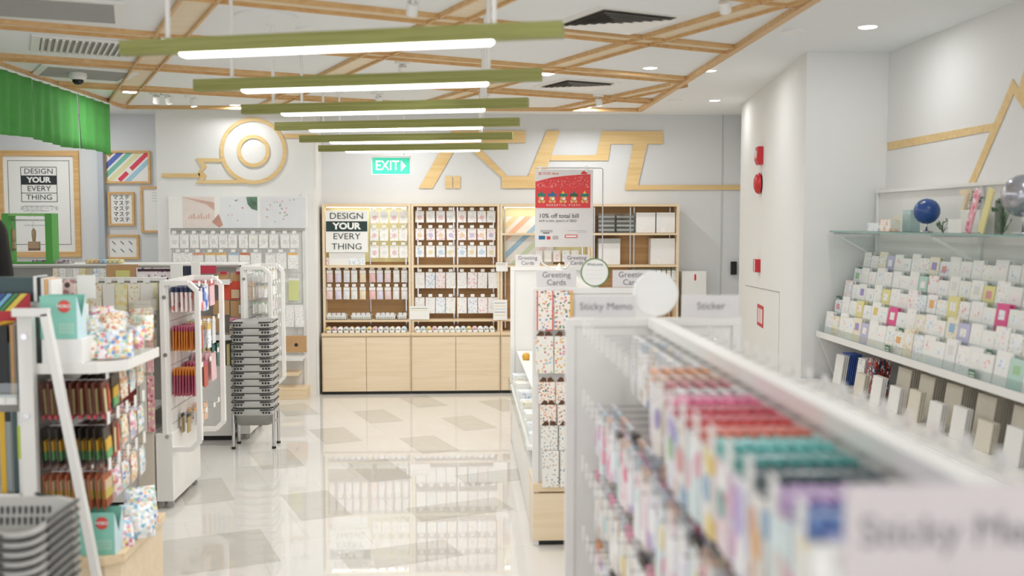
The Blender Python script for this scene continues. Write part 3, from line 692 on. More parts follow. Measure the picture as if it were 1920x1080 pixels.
MB().box(-.045, 0, -.055, .055, -.055, .055, RED).obj('housing', t, bev=.004); MB().box(-.047, -.045, -.045, -.005, -.05, .05, WHITE2).obj('push_plate', t)
t = wallthing('fire_sign', 1426, 592, 'red sign with white symbols low on alarm wall', 'sign')
MB().box(-.004, 0, -.15, .15, -.09, .09, RED).obj('plate', t); g = MB()
for k in range(3): g.box(-.0055, -.004, -.11 + k * .08, -.06 + k * .08, -.06, .06, PAPER)
g.obj('symbols', t)
a = onwall(1398, 535); b_ = onwall(1462, 548); c = onwall(1462, 700)
JO = mat('joint_line', '8c8c88', .7); g = MB(); nn = Vector((-d.y, d.x, 0)) * .001
g.bar(a + nn, b_ + nn, .004, .004, JO); g.bar(b_ + nn, Vector((b_.x, b_.y, .1)) + nn, .003, .003, mat('joint_soft', 'C4C4C0', .7)); struct(g.obj('trim_5'))

# ---------------------------------------------------------------- sticker wall at rear left
YS = 10.10
a, b_ = py(318, 428, YS), py(576, 368, YS)
t = thing('header_graphic', 'long pale photo banner of stationery above the sticker wall hooks', 'banner', (a.x, YS, a.z)); W, H = b_.x - a.x, b_.z - a.z
MB().box(0, W, -.02, .01, 0, H, PAPER).obj('board', t); g = MB()
def patch(x0, x1, z0, z1, m_): g.box(x0 * W, x1 * W, -.0215, -.02, z0 * H, z1 * H, m_)
CORAL = mat('coral_print', 'EDC4B4', .6, var=.12); LEAF = mat('leaf_print', '86B096', .6, var=.3); PALE = mat('warm_print', 'F1E3DC', .6, var=.05)
patch(.10, .33, .02, .98, PALE); patch(.37, .64, .02, .98, mat('cool_print', 'ECEEF2', .6)); patch(.66, .99, .02, .98, mat('cool_print2', 'E9EAEE', .6))
g.prism([(.1 * W, .98 * H), (.33 * W, .8 * H), (.33 * W, .55 * H), (.27 * W, .75 * H), (.2 * W, .84 * H)], (0, -.0218, 0), X, Z, .001, CORAL)
g.prism([(.31 * W, .2 * H), (.36 * W, .02 * H), (.39 * W, .1 * H), (.36 * W, .45 * H)], (0, -.022, 0), X, Z, .001, mat('clay_print', 'DBA594', .6, var=.1))
g.prism([(.56 * W, .98 * H), (.64 * W, .98 * H), (.64 * W, .55 * H), (.60 * W, .6 * H), (.57 * W, .75 * H)], (0, -.022, 0), X, Z, .001, LEAF)
for k in range(9): g.prism([(W * (.14 + .018 * k), H * .3), (W * (.15 + .018 * k), H * .3), (W * (.15 + .018 * k), H * (.36 + .05 * (k % 3))), (W * (.14 + .018 * k), H * (.36 + .05 * (k % 3)))], (0, -.022, 0), X, Z, .001, CORAL)
random.seed(3)
for k in range(26):
    x, z = random.choice([random.uniform(.42, .55), random.uniform(.70, .92)]), random.uniform(.2, .9)
    g.disc((x * W, -.021, z * H), .006 + .005 * random.random(), .002, [PIC[0], GREYP, PIC[3], CORAL][k % 4], 'y', 8)
g.obj('photo_print', t)
t = thing('grid_panel', 'white wire grid panel with side uprights behind the hanging sticker packs', 'grid panel', (0, YS, 0))
m = MB(); x0, x1 = py(322, 500, YS).x, py(570, 500, YS).x
for k in range(12): z = .52 + k * .105; m.bar((x0, .01, z), (x1, .01, z), .004, .004, WHITE2)
for k in range(20): x = x0 + (x1 - x0) * k / 19; m.bar((x, .012, .4), (x, .012, 1.7), .004, .004, WHITE2)
m.obj('wire_grid', t)
for x in (x0 - .02, x1 + .015): MB().box(x, x + .02, -.015, .015, 0.03, 1.69, WHITE2).obj('upright', t)
MB().box(x0 - .02, x1 + .035, -.012, .015, 1.665, 1.69, GREYP).obj('top_rail', t)
SKR = [mat('sk_' + c, c, .5) for c in ['F0A98C', 'F2C27A', 'E9E4DC', 'B5CBE0', 'D98B6A']]
us = [327, 345, 364, 382, 400, 418, 436, 456, 475, 494, 513, 534, 552]
prow(us, 440, YS - .10, .085, .135, [(SHEETS[4], PIC[6]), (SHEETS[0], PIC[6]), (SHEETS[4], PIC[6])], lambda i: 'round seal pack %s from left, top row of sticker wall' % ORD[i], 'sticker pack', 'round seal packs on the sticker wall', 'seal_pack', hk=.095, stack_gap=.01, n=1)
for i, u in enumerate([334, 351, 371, 394, 415, 438, 459, 480, 507, 527, 549]):
    hd = [None, None, SKR[0], SKR[1], SKR[1], SKR[3], SKR[4], None, SKR[2], None, SKR[1]][i]
    p = py(u, 474, YS - .09)
    hook((p.x, YS - .0, p.z), .1, 0, 'metal hook %s from left holding a sticker sheet in second row of sticker wall' % ORD[i], 'sticker wall hooks')
    hang('sticker_sheet', pack_mesh(.1, .16, .004, SHEETS[4 if i % 2 else 1], hd, None, .022), p.x, YS - .09, p.z, 0, 'sticker sheet %s from left in second row of sticker wall%s' % (ORD[i], ', coloured header' if hd else ''), 'sticker sheet', 'sheets in second row of sticker wall')
LIME = mat('lime_pack', 'D9DE9A', .5)
for r, v in enumerate((522, 572)):
    for i, u in enumerate((544, 560) if r else (551,)):
        p = py(u, v, YS - .06); hang('sticker_sheet', pack_mesh(.1 if r == 0 else .085, .22, .004, LIME if r == 0 else SHEETS[4], WHITE2, None, .02), p.x, YS - .06, p.z, 0, ['lime green sheet hanging right of small white packs', 'speckled long sheet %s one above the kraft folder' % ['left', 'right'][i]][r], 'sticker sheet', 'sheets low on the sticker wall')
KRAFT = mat('kraft_paper', 'C99F70', .7, var=.05)
p = py(556, 666, YS - .12)
tag(MB().box(-.11, .1, -.012, .012, 0, .165, KRAFT).disc((0, -.0135, .075), .018, .003, INK, 'y').obj('kraft_folder', loc=(p.x, YS - .12, p.z + .03)), 'kraft folder with black dot on white shelf of sticker wall', 'folder')
for nm, u0, u1, v, mm, lab in (('display_shelf', 522, 572, 668, WHITE, 'narrow white shelf under the kraft folder'), ('display_shelf', 532, 564, 696, OAKX, 'short pale oak shelf below the white shelf')):
    a, b_ = py(u0, v, YS - .1), py(u1, v, YS - .1)
    t = thing(nm, lab, 'shelf', ((a.x + b_.x) / 2, YS, a.z)); W = (b_.x - a.x) / 2
    MB().box(-W, W, -.22, -.005, -.02, .0, mm).box(-W, W, -.225, -.22, -.03, .005, mm).obj('board', t); MB().box(-W, -W + .01, -.15, 0, -.06, -.021, WHITE2).obj('bracket', t)
a = py(520, 748, 9.86)
tag(MB().box(-2.9, -1.56, 0, .24, 0, .11, OAKX).obj('plinth', loc=(0, 9.86, 0), bev=.003), 'low pale oak plinth along foot of the sticker wall', 'plinth')

# ---------------------------------------------------------------- gondola shelving
GZ = 1.40
def octloop(m, x0, x1, y, z0, z1, w_, mt, ch=.05, d=.035, left_ch=False):
    P = [(x0, z0), (x1 - ch, z0), (x1, z0 + ch), (x1, z1 - ch), (x1 - ch, z1), (x0, z1)]
    for i in range(6):
        a, b_ = P[i], P[(i + 1) % 6]; m.bar((a[0], y, a[1]), (b_[0], y, b_[1]), d, w_, mt, (0, 0, 1) if abs(a[0] - b_[0]) > .01 else (1, 0, 0))
def endcap(x0, y0, y1, lab, lx):
    # free standing end unit: spine board facing +x with two eight sided loops and a closed base
    t = thing('end_display', lab, 'display rack', (x0, y0, 0)); D = y1 - y0
    MB().box(-.10, .0, 0, D, .05, .47, WHITE).obj('base_box', t, bev=.003)
    MB().box(-.035, -.01, .02, D - .02, .47, GZ, WHITE).obj('spine_board', t)
    s_ = MB()
    for k in range(10): s_.box(-.0099, -.006, .03, D - .03, .52 + .09 * k, .524 + .09 * k, GREYP)
    s_.obj('slots', t)
    for y in (.018, D - .018):
        m = MB(); octloop(m, -.045, lx - x0 - .012, y, .37, GZ - .014, .03, WHITE); m.obj('side_loop', t, bev=.003)
    MB().box(-.055, -.015, 0, D, GZ - .03, GZ - .002, WHITE).obj('top_rail', t)
    for y in (.04, D - .06):
        for x in (-.09, -.03): MB().disc((x, y + .01, .021), .021, .018, GREYP, 'y').tube([(x, y + .01, .03), (x, y + .01, .052)], .008, CHROME).obj('caster', t)
    for z in (.45, .95, 1.3): MB().disc((-.03, -.001, z), .012, .006, CHROME, 'y').obj('bolt', t)
    return t
endcap(-1.775, 6.07, 6.70, 'white end rack with orange and pink packs, eight sided loops', -1.60)
endcap(-1.725, 8.02, 8.62, 'white end rack of small white packs behind the far basket stack', -1.54)
def backgondola(x0, x1, y0, y1, lab, holder, z=GZ, bh=.47):
    t = thing('shelf_gondola', lab, 'gondola', ((x0 + x1) / 2, y0, 0)); W = (x1 - x0) / 2; D = y1 - y0
    MB().box(-W, W, 0, D, .04, bh, WHITE).obj('base_box', t, bev=.003)
    MB().box(-W + .01, W - .01, .03, D - .03, 0, .04, BLACK).obj('plinth', t)
    MB().box(-W + .01, W - .01, D / 2 - .012, D / 2 + .012, bh, z - .01, GREYP).obj('spine_board', t)
    for x in (-W, W - .03): MB().box(x, x + .03, D / 2 - .02, D / 2 + .02, bh, z, WHITE).obj('post', t)
    MB().box(-W, W, D / 2 - .03, D / 2 + .03, z - .02, z + .002, WHITE).obj('top_rail', t)
    for zz in holder:
        s_ = MB().box(-W + .005, W - .005, .02, D / 2 - .013, zz - .018, zz, WHITE); s_.obj('shelf', t)
        MB().box(-W + .005, W - .005, .012, .018, zz - .03, zz + .012, WHITE2).obj('price_rail', t)
    return t
backgondola(-4.2, -1.86, 8.0, 8.75, 'long white gondola with kraft and red goods in front of framed pictures', [.84, 1.285], bh=.60)
backgondola(-4.2, -1.885, 6.1, 6.75, 'white gondola of yellowish cards with price clip rail, behind the clear riser', [.62])
backgondola(-4.4, -1.86, 4.2, 4.75, 'white near left gondola holding folders, binders and rulers', [1.02, .6])
# price clips along the second gondola top and cards hung under it
CARDY = [pr('card_yellow', 'EDE6BE', ['E8D89A', 'DCE6C0', 'F1ECD8'], 30, .5), pr('card_cream', 'F0EBD9', ['E2C98F', 'C9D5B0', 'E9B9A5'], 40, .3), mat('card_plain', 'F1EFE8', .5)]
for i in range(9):
    p = py(100 + 23.5 * i, 522, 6.38)
    hook((p.x, 6.41, 1.375), .17, 0, 'hook with wide white price clip, %s from left along yellow card row' % ORD[i], 'hooks over the yellow cards')
    for k in range(3):
        hang('greeting_card', pack_mesh(.072, .17, .004, CARDY[(i + (k > 0)) % 3], None, None), p.x, 6.24 + k * .05, 1.372, 0, 'yellowish card %s from left, %s on its hook under the price clip rail' % (ORD[i], ['front', 'middle', 'rear'][k]), 'card', 'yellow cards under clip rail')
BK = [mat('bk_' + c, c, .45, var=.06) for c in ['7A4A3C', 'A9443A', 'D9C9B4', '3D5C74', 'C27B52', 'E6E1D8', '8C9A6B', 'B6656F']]
BKN = ['dark brown', 'brick red', 'beige', 'slate blue', 'terracotta', 'off white', 'olive', 'dusty red']
for r, z in enumerate((1.13,)):
    for i in range(12):
        x = -3.05 + i * .09
        tag(MB().box(-.04, .04, -.006, .006, 0, .15, BK[(i * 5 + 2) % 8]).obj('notebook', loc=(x, 6.17 + .01 * (i % 2), .622)), '%s notebook %s from left on shelf behind the plastic bags' % (BKN[(i * 5 + 2) % 8], ORD[i]), 'notebook', 'notebooks behind the plastic bags')
for i in range(11):
    x = -3.0 + i * .1
    hang('pen_pack', pack_mesh(.07, .2, .008, [SHEETS[1], PIC[1], BK[4], PAPER, BK[0]][i % 5], WHITE2, None, .02), x, 6.33, 1.08, 0, 'hanging pen pack %s from left in second row under yellow cards' % ORD[i], 'pen pack', 'pen packs under the yellow cards')

# goods on and around the long rear gondola
def lay(name, u0, v0, u1, v1, y, d, m_, lab, cat, group=None, bev=.002):
    a, b_ = py(u0, v1, y), py(u1, v0, y)
    return tag(MB().box(0, b_.x - a.x, 0, d, 0, b_.z - a.z, m_).obj(name, loc=(a.x, y, a.z), bev=bev), lab, cat, group)
RG = 8.30
def top(name, u0, v0, u1, d, m_, lab, cat, z=GZ + .003, y=RG, group=None):
    a, b_ = py(u0, v0, y), py(u1, v0, y); return tag(MB().box(0, b_.x - a.x, 0, d, 0, max(.008, a.z - z), m_).obj(name, loc=(a.x, y, z), bev=.002), lab, cat, group)
t = thing('top_shelf', 'long thin white shelf board on top of the rear gondola', 'shelf', (-3.0, 8.2, GZ + .002)); MB().box(-1.2, 1.17, 0, .35, 0, .012, WHITE2).obj('board', t)
Z1 = GZ + .016
for i, (u0, u1, v) in enumerate([(62, 92, 490), (93, 110, 488), (111, 131, 489)]):
    for k in range(2): a, b_ = py(u0, 490, 8.3), py(u1, 490, 8.3); tag(MB().box(0, b_.x - a.x, 0, .12, 0, .014, pr('foil_pack', 'B9B2B6', ['5C4A55', 'D9D4D6', '8E7A80'], 50, .45)).obj('foil_pack', loc=(a.x, 8.28, Z1 + k * .0145), rz=.1 * k), 'flat dark foil pack %s, %s of its pile on rear gondola' % (['leftmost', 'in the middle', 'rightmost'][i], ['bottom', 'top'][k]), 'foil pack', 'foil packs on rear gondola')
RC = ['EBD9A9', 'F0D5A0', 'E8BE8C', 'A9C6DE', 'C9D9E6', 'E5DDA8', 'E9E3B8', 'E3DBA6']
for i in range(8):
    p = py(170 + i * 8.4, 493, 8.3)
    tag(MB().lathe([(.001, 0), (.017, 0), (.017, .09), (.001, .09)], (0, 0, .018), mat('roll_' + RC[i], RC[i], .5), 12, 'y').obj('paper_roll', loc=(p.x, 8.22, Z1)), '%s paper roll %s from left lying on rear gondola top' % (['cream', 'pale yellow', 'peach', 'blue', 'pale blue', 'yellow', 'light yellow', 'dull yellow'][i], ORD[i]), 'paper roll', 'paper rolls on rear gondola')
GREEN = mat('green_paint', '58A94B', .45)
t = thing('hanging_display_frame', 'green box frame with metal rod holding two wooden brushes', 'display frame', (py(5, 480, 8.25).x, 8.25, Z1))
a, b_ = py(-4, 490, 8.25), py(87, 400, 8.25); W = b_.x - a.x; H = b_.z - Z1
MB().box(0, .055, 0, .13, 0, H, GREEN).obj('side_board', t); MB().box(W - .055, W, 0, .13, 0, H, GREEN).obj('side_board', t)
MB().box(.056, W - .056, 0, .13, H - .02, H, mat('green_paint_light', '8CCB74', .45)).obj('top_board', t); MB().box(.056, W - .056, 0, .13, 0, .014, GREEN).obj('bottom_board', t)
MB().tube([(.055, .06, H - .055), (W - .055, .06, H - .055)], .006, CHROME).obj('rod', t)
fx = t.location.x
for i, (u, wd) in enumerate(((23, .03), (62, .09))):
    p = py(u, 430, 8.3); q = thing('wooden_brush', ['thin wooden brush hanging sideways in the green frame', 'wide flat wooden brush hanging face on in the green frame'][i], 'brush', (p.x, 8.31, Z1 + H - .058))
    WB = mat('brush_wood', 'C9A98C', .5, var=.05)
    MB().tube([(0, 0, 0), (-.01 if i else -.006, 0, -.06)], .0015, CHROME, 5).obj('hanging_wire', q)
    MB().lathe([(.001, -.17), (.012, -.17), (.018, -.11), (.016, -.08), (.001, -.06)], (0, 0, 0), WB, 12).obj('handle', q)
    MB().box(-wd / 2, wd / 2, -.012, .012, -.225, -.171, WB).obj('ferrule', q); MB().box(-wd / 2, wd / 2, -.010, .010, -.245, -.2251, mat('brush_hair', 'A58673', .9, var=.1)).obj('bristles', q)
def front(name, u0, v0, u1, v1, y, m_, lab, cat, group=None, pic=None):
    a, b_ = py(u0, v1, y), py(u1, v0, y); W, H = b_.x - a.x, b_.z - a.z
    me = pack_mesh(round(W, 3), round(H, 3), .012, m_, None, pic)
    return inst(name, me, ((a.x + b_.x) / 2, y, b_.z), (0, 0, 0), lab, cat, group)
t = front('paper_bag', 201, 496, 259, 524, 7.96, KRAFT, 'flat kraft paper board with yellow label on rear gondola', 'paper board')
a, b_ = py(217, 522, 7.95), py(243, 507, 7.95); MB().box(a.x - t.location.x, b_.x - t.location.x, -.009, -.0065, a.z - t.location.z, b_.z - t.location.z, mat('label_yellow', 'DCD98A', .5)).obj('label', t)
t = front('magazine', 256, 502, 321, 524, 7.95, pr('mag_cover', 'EDE3E6', ['7A5560', 'C9A0B0', '5A6A8C', 'F5F2F0'], 40, .4), 'wide magazine with dark title band leaning on rear gondola', 'magazine')
a, b_ = py(258, 509, 7.94), py(320, 504, 7.94); MB().box(a.x - t.location.x, b_.x - t.location.x, -.009, -.0065, a.z - t.location.z, b_.z - t.location.z, mat('plum', '4B2C36', .5)).obj('title_band', t)
CR = mat('crimson_box', 'C23A50', .45)
front('gift_box', 375, 498, 405, 513, 7.96, CR, 'crimson box standing on the rear gondola behind white cards', 'gift box')
front('leaflet', 320, 497, 342, 522, 7.5 if 0 else 7.9, PAPER, 'white blank leaflet left of the crimson box', 'leaflet'); front('leaflet', 359, 492, 375, 518, 7.9, PAPER, 'white blank leaflet just left of the crimson box', 'leaflet')
front('card_box', 343, 499, 358, 516, 7.93, mat('navy_box', '2E3344', .5), 'small navy box between the two white leaflets', 'box')
for i in range(8):
    u = 100 + i * 12.5
    front('card_pack', u, 503, u + 11, 525, 7.98, [CARDY[1], SHEETS[1], PIC[6], SHEETS[0], CARDY[0], BK[2], SHEETS[3], SHEETS[1]][i], 'small patterned card pack %s from left, row below the rear shelf edge' % ORD[i], 'card pack', 'card packs on rear gondola')
VERM = mat('vermilion_paper', 'E0563E', .5)
kg = [('kraft_envelope', 408, 511, 428, 526, KRAFT, 'kraft card pack with red tab, upper left of the red sheet'), ('kraft_envelope', 433, 512, 460, 527, KRAFT, 'kraft card pack with red tab, above the red sheet'),
      ('paper_pack', 415, 527, 461, 562, VERM, 'large vermilion red sheet pack on rear gondola'), ('kraft_envelope', 433, 564, 460, 594, KRAFT, 'clear wrapped kraft pack with drawn blue label below the red sheet'),
      ('kraft_envelope', 400, 563, 430, 590, KRAFT, 'kraft pack half behind the near end rack loop'), ('kraft_envelope', 375, 592, 410, 622, KRAFT, 'kraft envelope pack low behind orange packs'),
      ('paper_pack', 431, 595, 458, 608, mat('rose_pack', 'E39AB0', .5), 'pink pack just left of the top far basket'), ('paper_pack', 431, 610, 458, 632, mat('sand_pack', 'DCC3A6', .5), 'sand coloured pack beside upper far baskets'),
      ('paper_pack', 461, 527, 478, 562, mat('beige_print', 'E2CDB8', .5), 'beige pack right of the red sheet')]
for nm, u0, v0, u1, v1, mm, lab in kg: front(nm, u0, v0, u1, v1, 8.1, mm, lab, 'paper pack' if nm == 'paper_pack' else 'envelope pack')
for i, (u, v) in enumerate(((434, 543), (448, 572))):
    front('label_card', u, v, u + 15, v + 16, 8.085, mat('tan_label', 'E1C49E', .5) if i == 0 else PAPER, ['small tan card in front of the red sheet pack', 'small white drawn card on the kraft pack below'][i], 'card')
for i, u in enumerate((413, 443)): front('red_tab', u, 509, u + 12, 514, 8.08, CR, 'small red header tab %s above kraft packs' % ['left', 'right'][i], 'header tab')
NB = ['E9D9A0', '9CC6B8', 'E6E0D4', 'D9A59A', '7FB0A8', 'EEDFA6', 'C9D6B6', 'E8C9A0', 'B0C9D0', 'D8B08C']
for i in range(18):
    x = -2.47 + i * .038; c = NB[(i * 7) % 10]
    tag(MB().box(-.012, .012, 0, .15, 0, .17 + .012 * (i % 3), mat('nb_' + c, c, .5)).obj('notebook', loc=(x, 8.06, .603)), 'upright pastel notebook %s from left on low shelf behind basket stack' % ORD[i], 'notebook', 'notebooks on low shelf behind baskets')

# hanging packs on the two end racks
def sidehook(x, y, z, L, lab, group): hook((x, y, z), L, PI / 2, lab, group)
OR = mat('orange_pack', 'E8923E', .5, var=.05); MG = mat('magenta_pack', 'C96680', .5, var=.05); BR = mat('brick_pack', 'C05F52', .5); PK = mat('pink_pack', 'EBC3C6', .5); RDP = mat('red_print', 'D8565A', .4); NAVY = mat('navy_head', '3A4466', .5)
BLUEP = pr('blue_flower_bag', 'EDF1F8', ['3A5FC0', 'C9D8F0', '5A7FD0'], 14, .5); REDF = pr('red_flower_bag', 'F3EEEC', ['D8404A', 'E8686E', 'F0D8D8'], 14, .5); STW = pr('strawberry_bag', 'F0E3E2', ['E8766A', 'F2A08C', 'F7EDEA'], 22, .45); CLR = mat('pale_pack', 'E9EAEC', .35)
def stack(name, x, y, z, n, gap, me_list, rz, labf, cat, group, first=.0):
    for k in range(n):
        hang(name, me_list[k % len(me_list)], x + first + k * gap, y, z, rz, labf(k), cat, group)
x0 = -1.775
rows = [(6.13, 1.36, 6, .028, [pack_mesh(.10, .15, .012, STW, NAVY, None, .03)], 'strawberry print bag with navy header'), (6.28, 1.36, 4, .036, [pack_mesh(.13, .16, .014, REDF, NAVY, None, .02)], 'red flower bag with navy header'),
        (6.43, 1.36, 4, .036, [pack_mesh(.13, .17, .014, BLUEP, CLR, None, .02)], 'blue flower bag with pale header'), (6.58, 1.37, 4, .038, [pack_mesh(.11, .16, .006, PK, RDP, None, .03)], 'pink sheet with red header'),
        (6.15, 1.12, 9, .0165, [pack_mesh(.11, .15, .005, OR, MG, None, .03)], 'orange pack with pink header'), (6.33, 1.115, 6, .02, [pack_mesh(.09, .16, .005, BR, MG, None, .02)], 'brick red pack'),
        (6.46, 1.115, 5, .03, [pack_mesh(.08, .17, .006, SHEETS[3], mat('straw', 'E6C870', .5), None, .05)], 'white pack with yellow and blue print'), (6.59, 1.12, 5, .03, [pack_mesh(.08, .16, .006, CLR, WHITE2, None, .02)], 'pale grey white pack'),
        (6.16, .86, 8, .017, [pack_mesh(.11, .17, .005, MG, OR, None, .04)], 'magenta pack with orange header'), (6.36, .87, 7, .02, [pack_mesh(.10, .16, .005, BR, MG, None, .02)], 'red striped pack'), (6.56, .90, 5, .03, [pack_mesh(.14, .18, .005, PK, None, None)], 'large pale pink sheet'),
        (6.26, .56, 2, .04, [pack_mesh(.07, .12, .006, mat('brass_pack', 'B9A06A', .4, var=.1), BLACK, None, .02)], 'small dark headed pack'), (6.44, .56, 3, .035, [pack_mesh(.08, .11, .006, PIC[6], PIC[1], None, .02)], 'small pale photo pack'), (6.57, .57, 3, .03, [pack_mesh(.08, .11, .006, mat('peach_pack', 'EBC4A6', .5), None, None)], 'small peach pack')]
for y, z, n, gap, ml, lab in rows:
    L = .06 + n * gap if n * gap > .1 else .16
    rank = 'top' if z > 1.3 else 'upper' if z > 1 else 'lower' if z > .7 else 'bottom'
    sidehook(x0 - .005, y, z - .001, min(L, .165), 'metal hook of the %s row holding the %s stack' % (rank, lab), 'hooks of the near end rack')
    stack('hanging_pack', x0, y, z, n, gap, ml, PI / 2, lambda k, lab=lab, rank=rank: '%s, %s from board in %s row of loop rack' % (lab, ORD[k], rank), 'hanging pack', lab + 's on the near end rack', .012)
x0 = -1.725
WP = [pack_mesh(.075, .09, .006, b_, hd, None, .015) for b_, hd in ((CLR, WHITE2), (SHEETS[4], CARDY[0]), (PAPER, PIC[3]), (SHEETS[2], WHITE2), (SHEETS[1], CLR))]
WPL = [pack_mesh(.09, .2, .005, b_, None, None) for b_ in (PAPER, SHEETS[3], CARDY[2], SHEETS[2], PAPER)]
for r in range(6):
    for c in range(5):
        z = 1.36 - r * .125 if r < 5 else .66; y = 8.09 + c * .115
        sidehook(x0 - .005, y, z, .155, 'small hook, %s along %s row of white pack rack' % (ORD[c], ORD[r]), 'hooks of white pack rack')
        for k in range(3 if r < 5 else 2):
            hang('sticker_pack', (WP if r < 5 else WPL)[(r + c * 2) % 5], x0 + .035 + k * .045, y, z, PI / 2, 'tiny white pack %s out on hook %s of %s row, rack behind baskets' % (ORD[k], ORD[c], ORD[r]), 'sticker pack', 'white packs behind the baskets')

# ---------------------------------------------------------------- shopping baskets
BG = mat('basket_grey', 'B2B1AC', .45, var=.02); BGD = mat('basket_grey_dark', '6F706D', .5, var=.02); BH = mat('basket_handle', '2E3031', .45)
def rrect(W, D, r, n=5):
    P = []
    for cx, cy, a0 in ((W - r, D - r, 0), (-W + r, D - r, 90), (-W + r, -D + r, 180), (W - r, -D + r, 270)):
        for i in range(n + 1):
            a = math.radians(a0 + 90 * i / n); P.append((cx + r * math.cos(a), cy + r * math.sin(a)))
    return P
def basket(W, D, H, tap, wavy=0, fl=.012, collar=.010, cr=.05):
    m = MB(); lev = []
    def ringz(s_, z, wv=0):
        return [(x, y, z + wv * (abs(math.cos(math.atan2(y / D, x / W) * 2)) ** 2 - .5)) for x, y in rrect(W + s_, D + s_, cr)]
    prof = [(fl - (.004 if collar > .02 else 0), -collar), (fl, 0), (0, .001), (-.004, 0), (-.004 - tap * H, -H + .004), (-.002 - tap * H, -H), (-.001 - tap * collar, -collar), (fl - (.004 if collar > .02 else 0), -collar)]
    rings = [ringz(s_, z, wavy if i not in (4, 5) else 0) for i, (s_, z) in enumerate(prof)]
    n = len(rings[0]); vs = [v for r in rings for v in r]; fs = []
    for i in range(len(rings) - 1):
        for k in range(n): fs.append((i * n + k, i * n + (k + 1) % n, (i + 1) * n + (k + 1) % n, (i + 1) * n + k))
    m.add(vs, fs, BG, True)
    bt = [(x, y, -H + .003) for x, y in rrect(W - tap * H - .004, D - tap * H - .004, cr)]
    m.quad(bt, BG)
    return m
def holes(W, D, tap, side, xs, zs, w_, h_):
    m = MB()
    for x in xs:
        for z in zs:
            s_ = D + tap * z - .0015 if side == 'f' else 0
            m.box(x - w_ / 2, x + w_ / 2, -s_ - .002, -s_ + .001, z - h_ / 2, z + h_ / 2, BLACK)
    return m
# far stack on a chrome stand
SX, SY = -1.632, 7.80
t = thing('basket_stand', 'chrome tube stand with black feet under the far basket stack', 'stand', (SX, SY, 0))
for s_ in (-1, 1):
    y = s_ * .095
    m = MB().tube([(-.155, y, .012), (-.155, y, .27), (-.145, y, .292), (-.125, y, .30), (.125, y, .30), (.145, y, .292), (.155, y, .27), (.155, y, .012)], .0125, CHROME, 10); m.obj('leg_frame', t)
    for x in (-.155, .155): MB().disc((x, y, .009), .016, .018, BLACK).obj('rubber_foot', t)
for x in (-.15, .15): MB().tube([(x, -.083, .2), (x, .083, .2)], .008, CHROME).obj('side_rail', t)
bmf = basket(.150, .115, .13, .16, 0, .012, .046).mesh('basket_body')
hf = MB()
for x in (-.128, -.106, -.084, .084, .106, .128):
    hf.box(x - .007, x + .007, -.1262, -.1235, -.033, -.019, BLACK)
hfm = hf.mesh('vent_holes')
far_kids = [('vent_holes', hfm)]
for s_ in (-1, 1):
    for a, b_ in ((-.158, -.06), (.06, .158)): far_kids.append(('rim_grip', MB().tube([(a, s_ * .130, -.004), (b_, s_ * .130, -.003)], .0048, BH, 8).mesh('rim_grip')))
    far_kids.append(('rim_grip', MB().tube([(s_ * .160, -.10, -.004), (s_ * .161, 0, .0), (s_ * .160, .10, -.004)], .0048, BH, 8).mesh('rim_grip')))
for k in range(13):
    z = .318 + .0560 * k
    if k == 0: z = .312
    o = inst('shopping_basket', bmf, (SX + random.uniform(-.002, .002), SY, z), (0, 0, random.uniform(-.015, .015)), 'grey shopping basket in the far stack, ' + ('lowest, sunk into the chrome stand' if k == 0 else 'topmost' if k == 12 else ORD[k] + ' above the stand'), 'shopping basket', 'baskets in the far stack', far_kids)
g = MB(); g.text('Living', (0, -.1375 + .03, -.06), .035, X, Z, WHITE2) if 0 else None
# near stack, grey, seen from above
NW, ND = .24, .195
nb = basket(NW, ND, .19, .20, .034, .014, .010, .095).mesh('basket_body')
nh = MB()
for s_ in (-1, 1):
    for k in range(15):
        x = -.135 + k * .0195
        if abs(x) < .09 and s_ < 0: continue
        for z in (-.05, -.085):
            q = ND - .0045 + .2 * z
            nh.box(x - .004, x + .004, s_ * q - .0015, s_ * q + .0015, z - .013, z + .013, INK)
nhm = nh.mesh('vent_slots')
near_kids = [('vent_slots', nhm)]
for s_ in (-1, 1):
    P = [(-.20 + .04 * i, s_ * (ND + .012), .004 + .030 * (abs(math.cos(math.atan2(1, (-.20 + .04 * i) / NW) * 2)) ** 2 - .5) - .006) for i in range(11)]
    for q in (P[1:4], P[7:10]): near_kids.append(('rim_grip', MB().tube([(a, b_ + .002 * s_, c - .004) for a, b_, c in q], .0055, BH, 8).mesh('rim_grip')))
near_kids.append(('rim_grip', MB().tube([(NW + .016, -.12, .0), (NW + .018, 0, .004), (NW + .016, .12, .0)], .0055, BH, 8).mesh('rim_grip')))
for k in range(18):
    z = .838 - .0295 * k
    inst('shopping_basket', nb, (-1.53, 3.175, z), (0, 0, math.radians(0)), 'grey shopping basket in the near left stack, ' + ('topmost with open slotted inside' if k == 0 else ORD[k] + ' below the top one' if 0 else ORD[k] + ' from the top'), 'shopping basket', 'baskets in the near stack', near_kids)
t = thing('basket_stand', 'low chrome stand holding up the near basket stack', 'stand', (-1.53, 3.175, 0), 0)
for s_ in (-1, 1): MB().tube([(-.16, s_ * .1, .0), (-.16, s_ * .1, .13), (.16, s_ * .1, .13), (.16, s_ * .1, .0)], .012, CHROME, 10).obj('leg_frame', t)

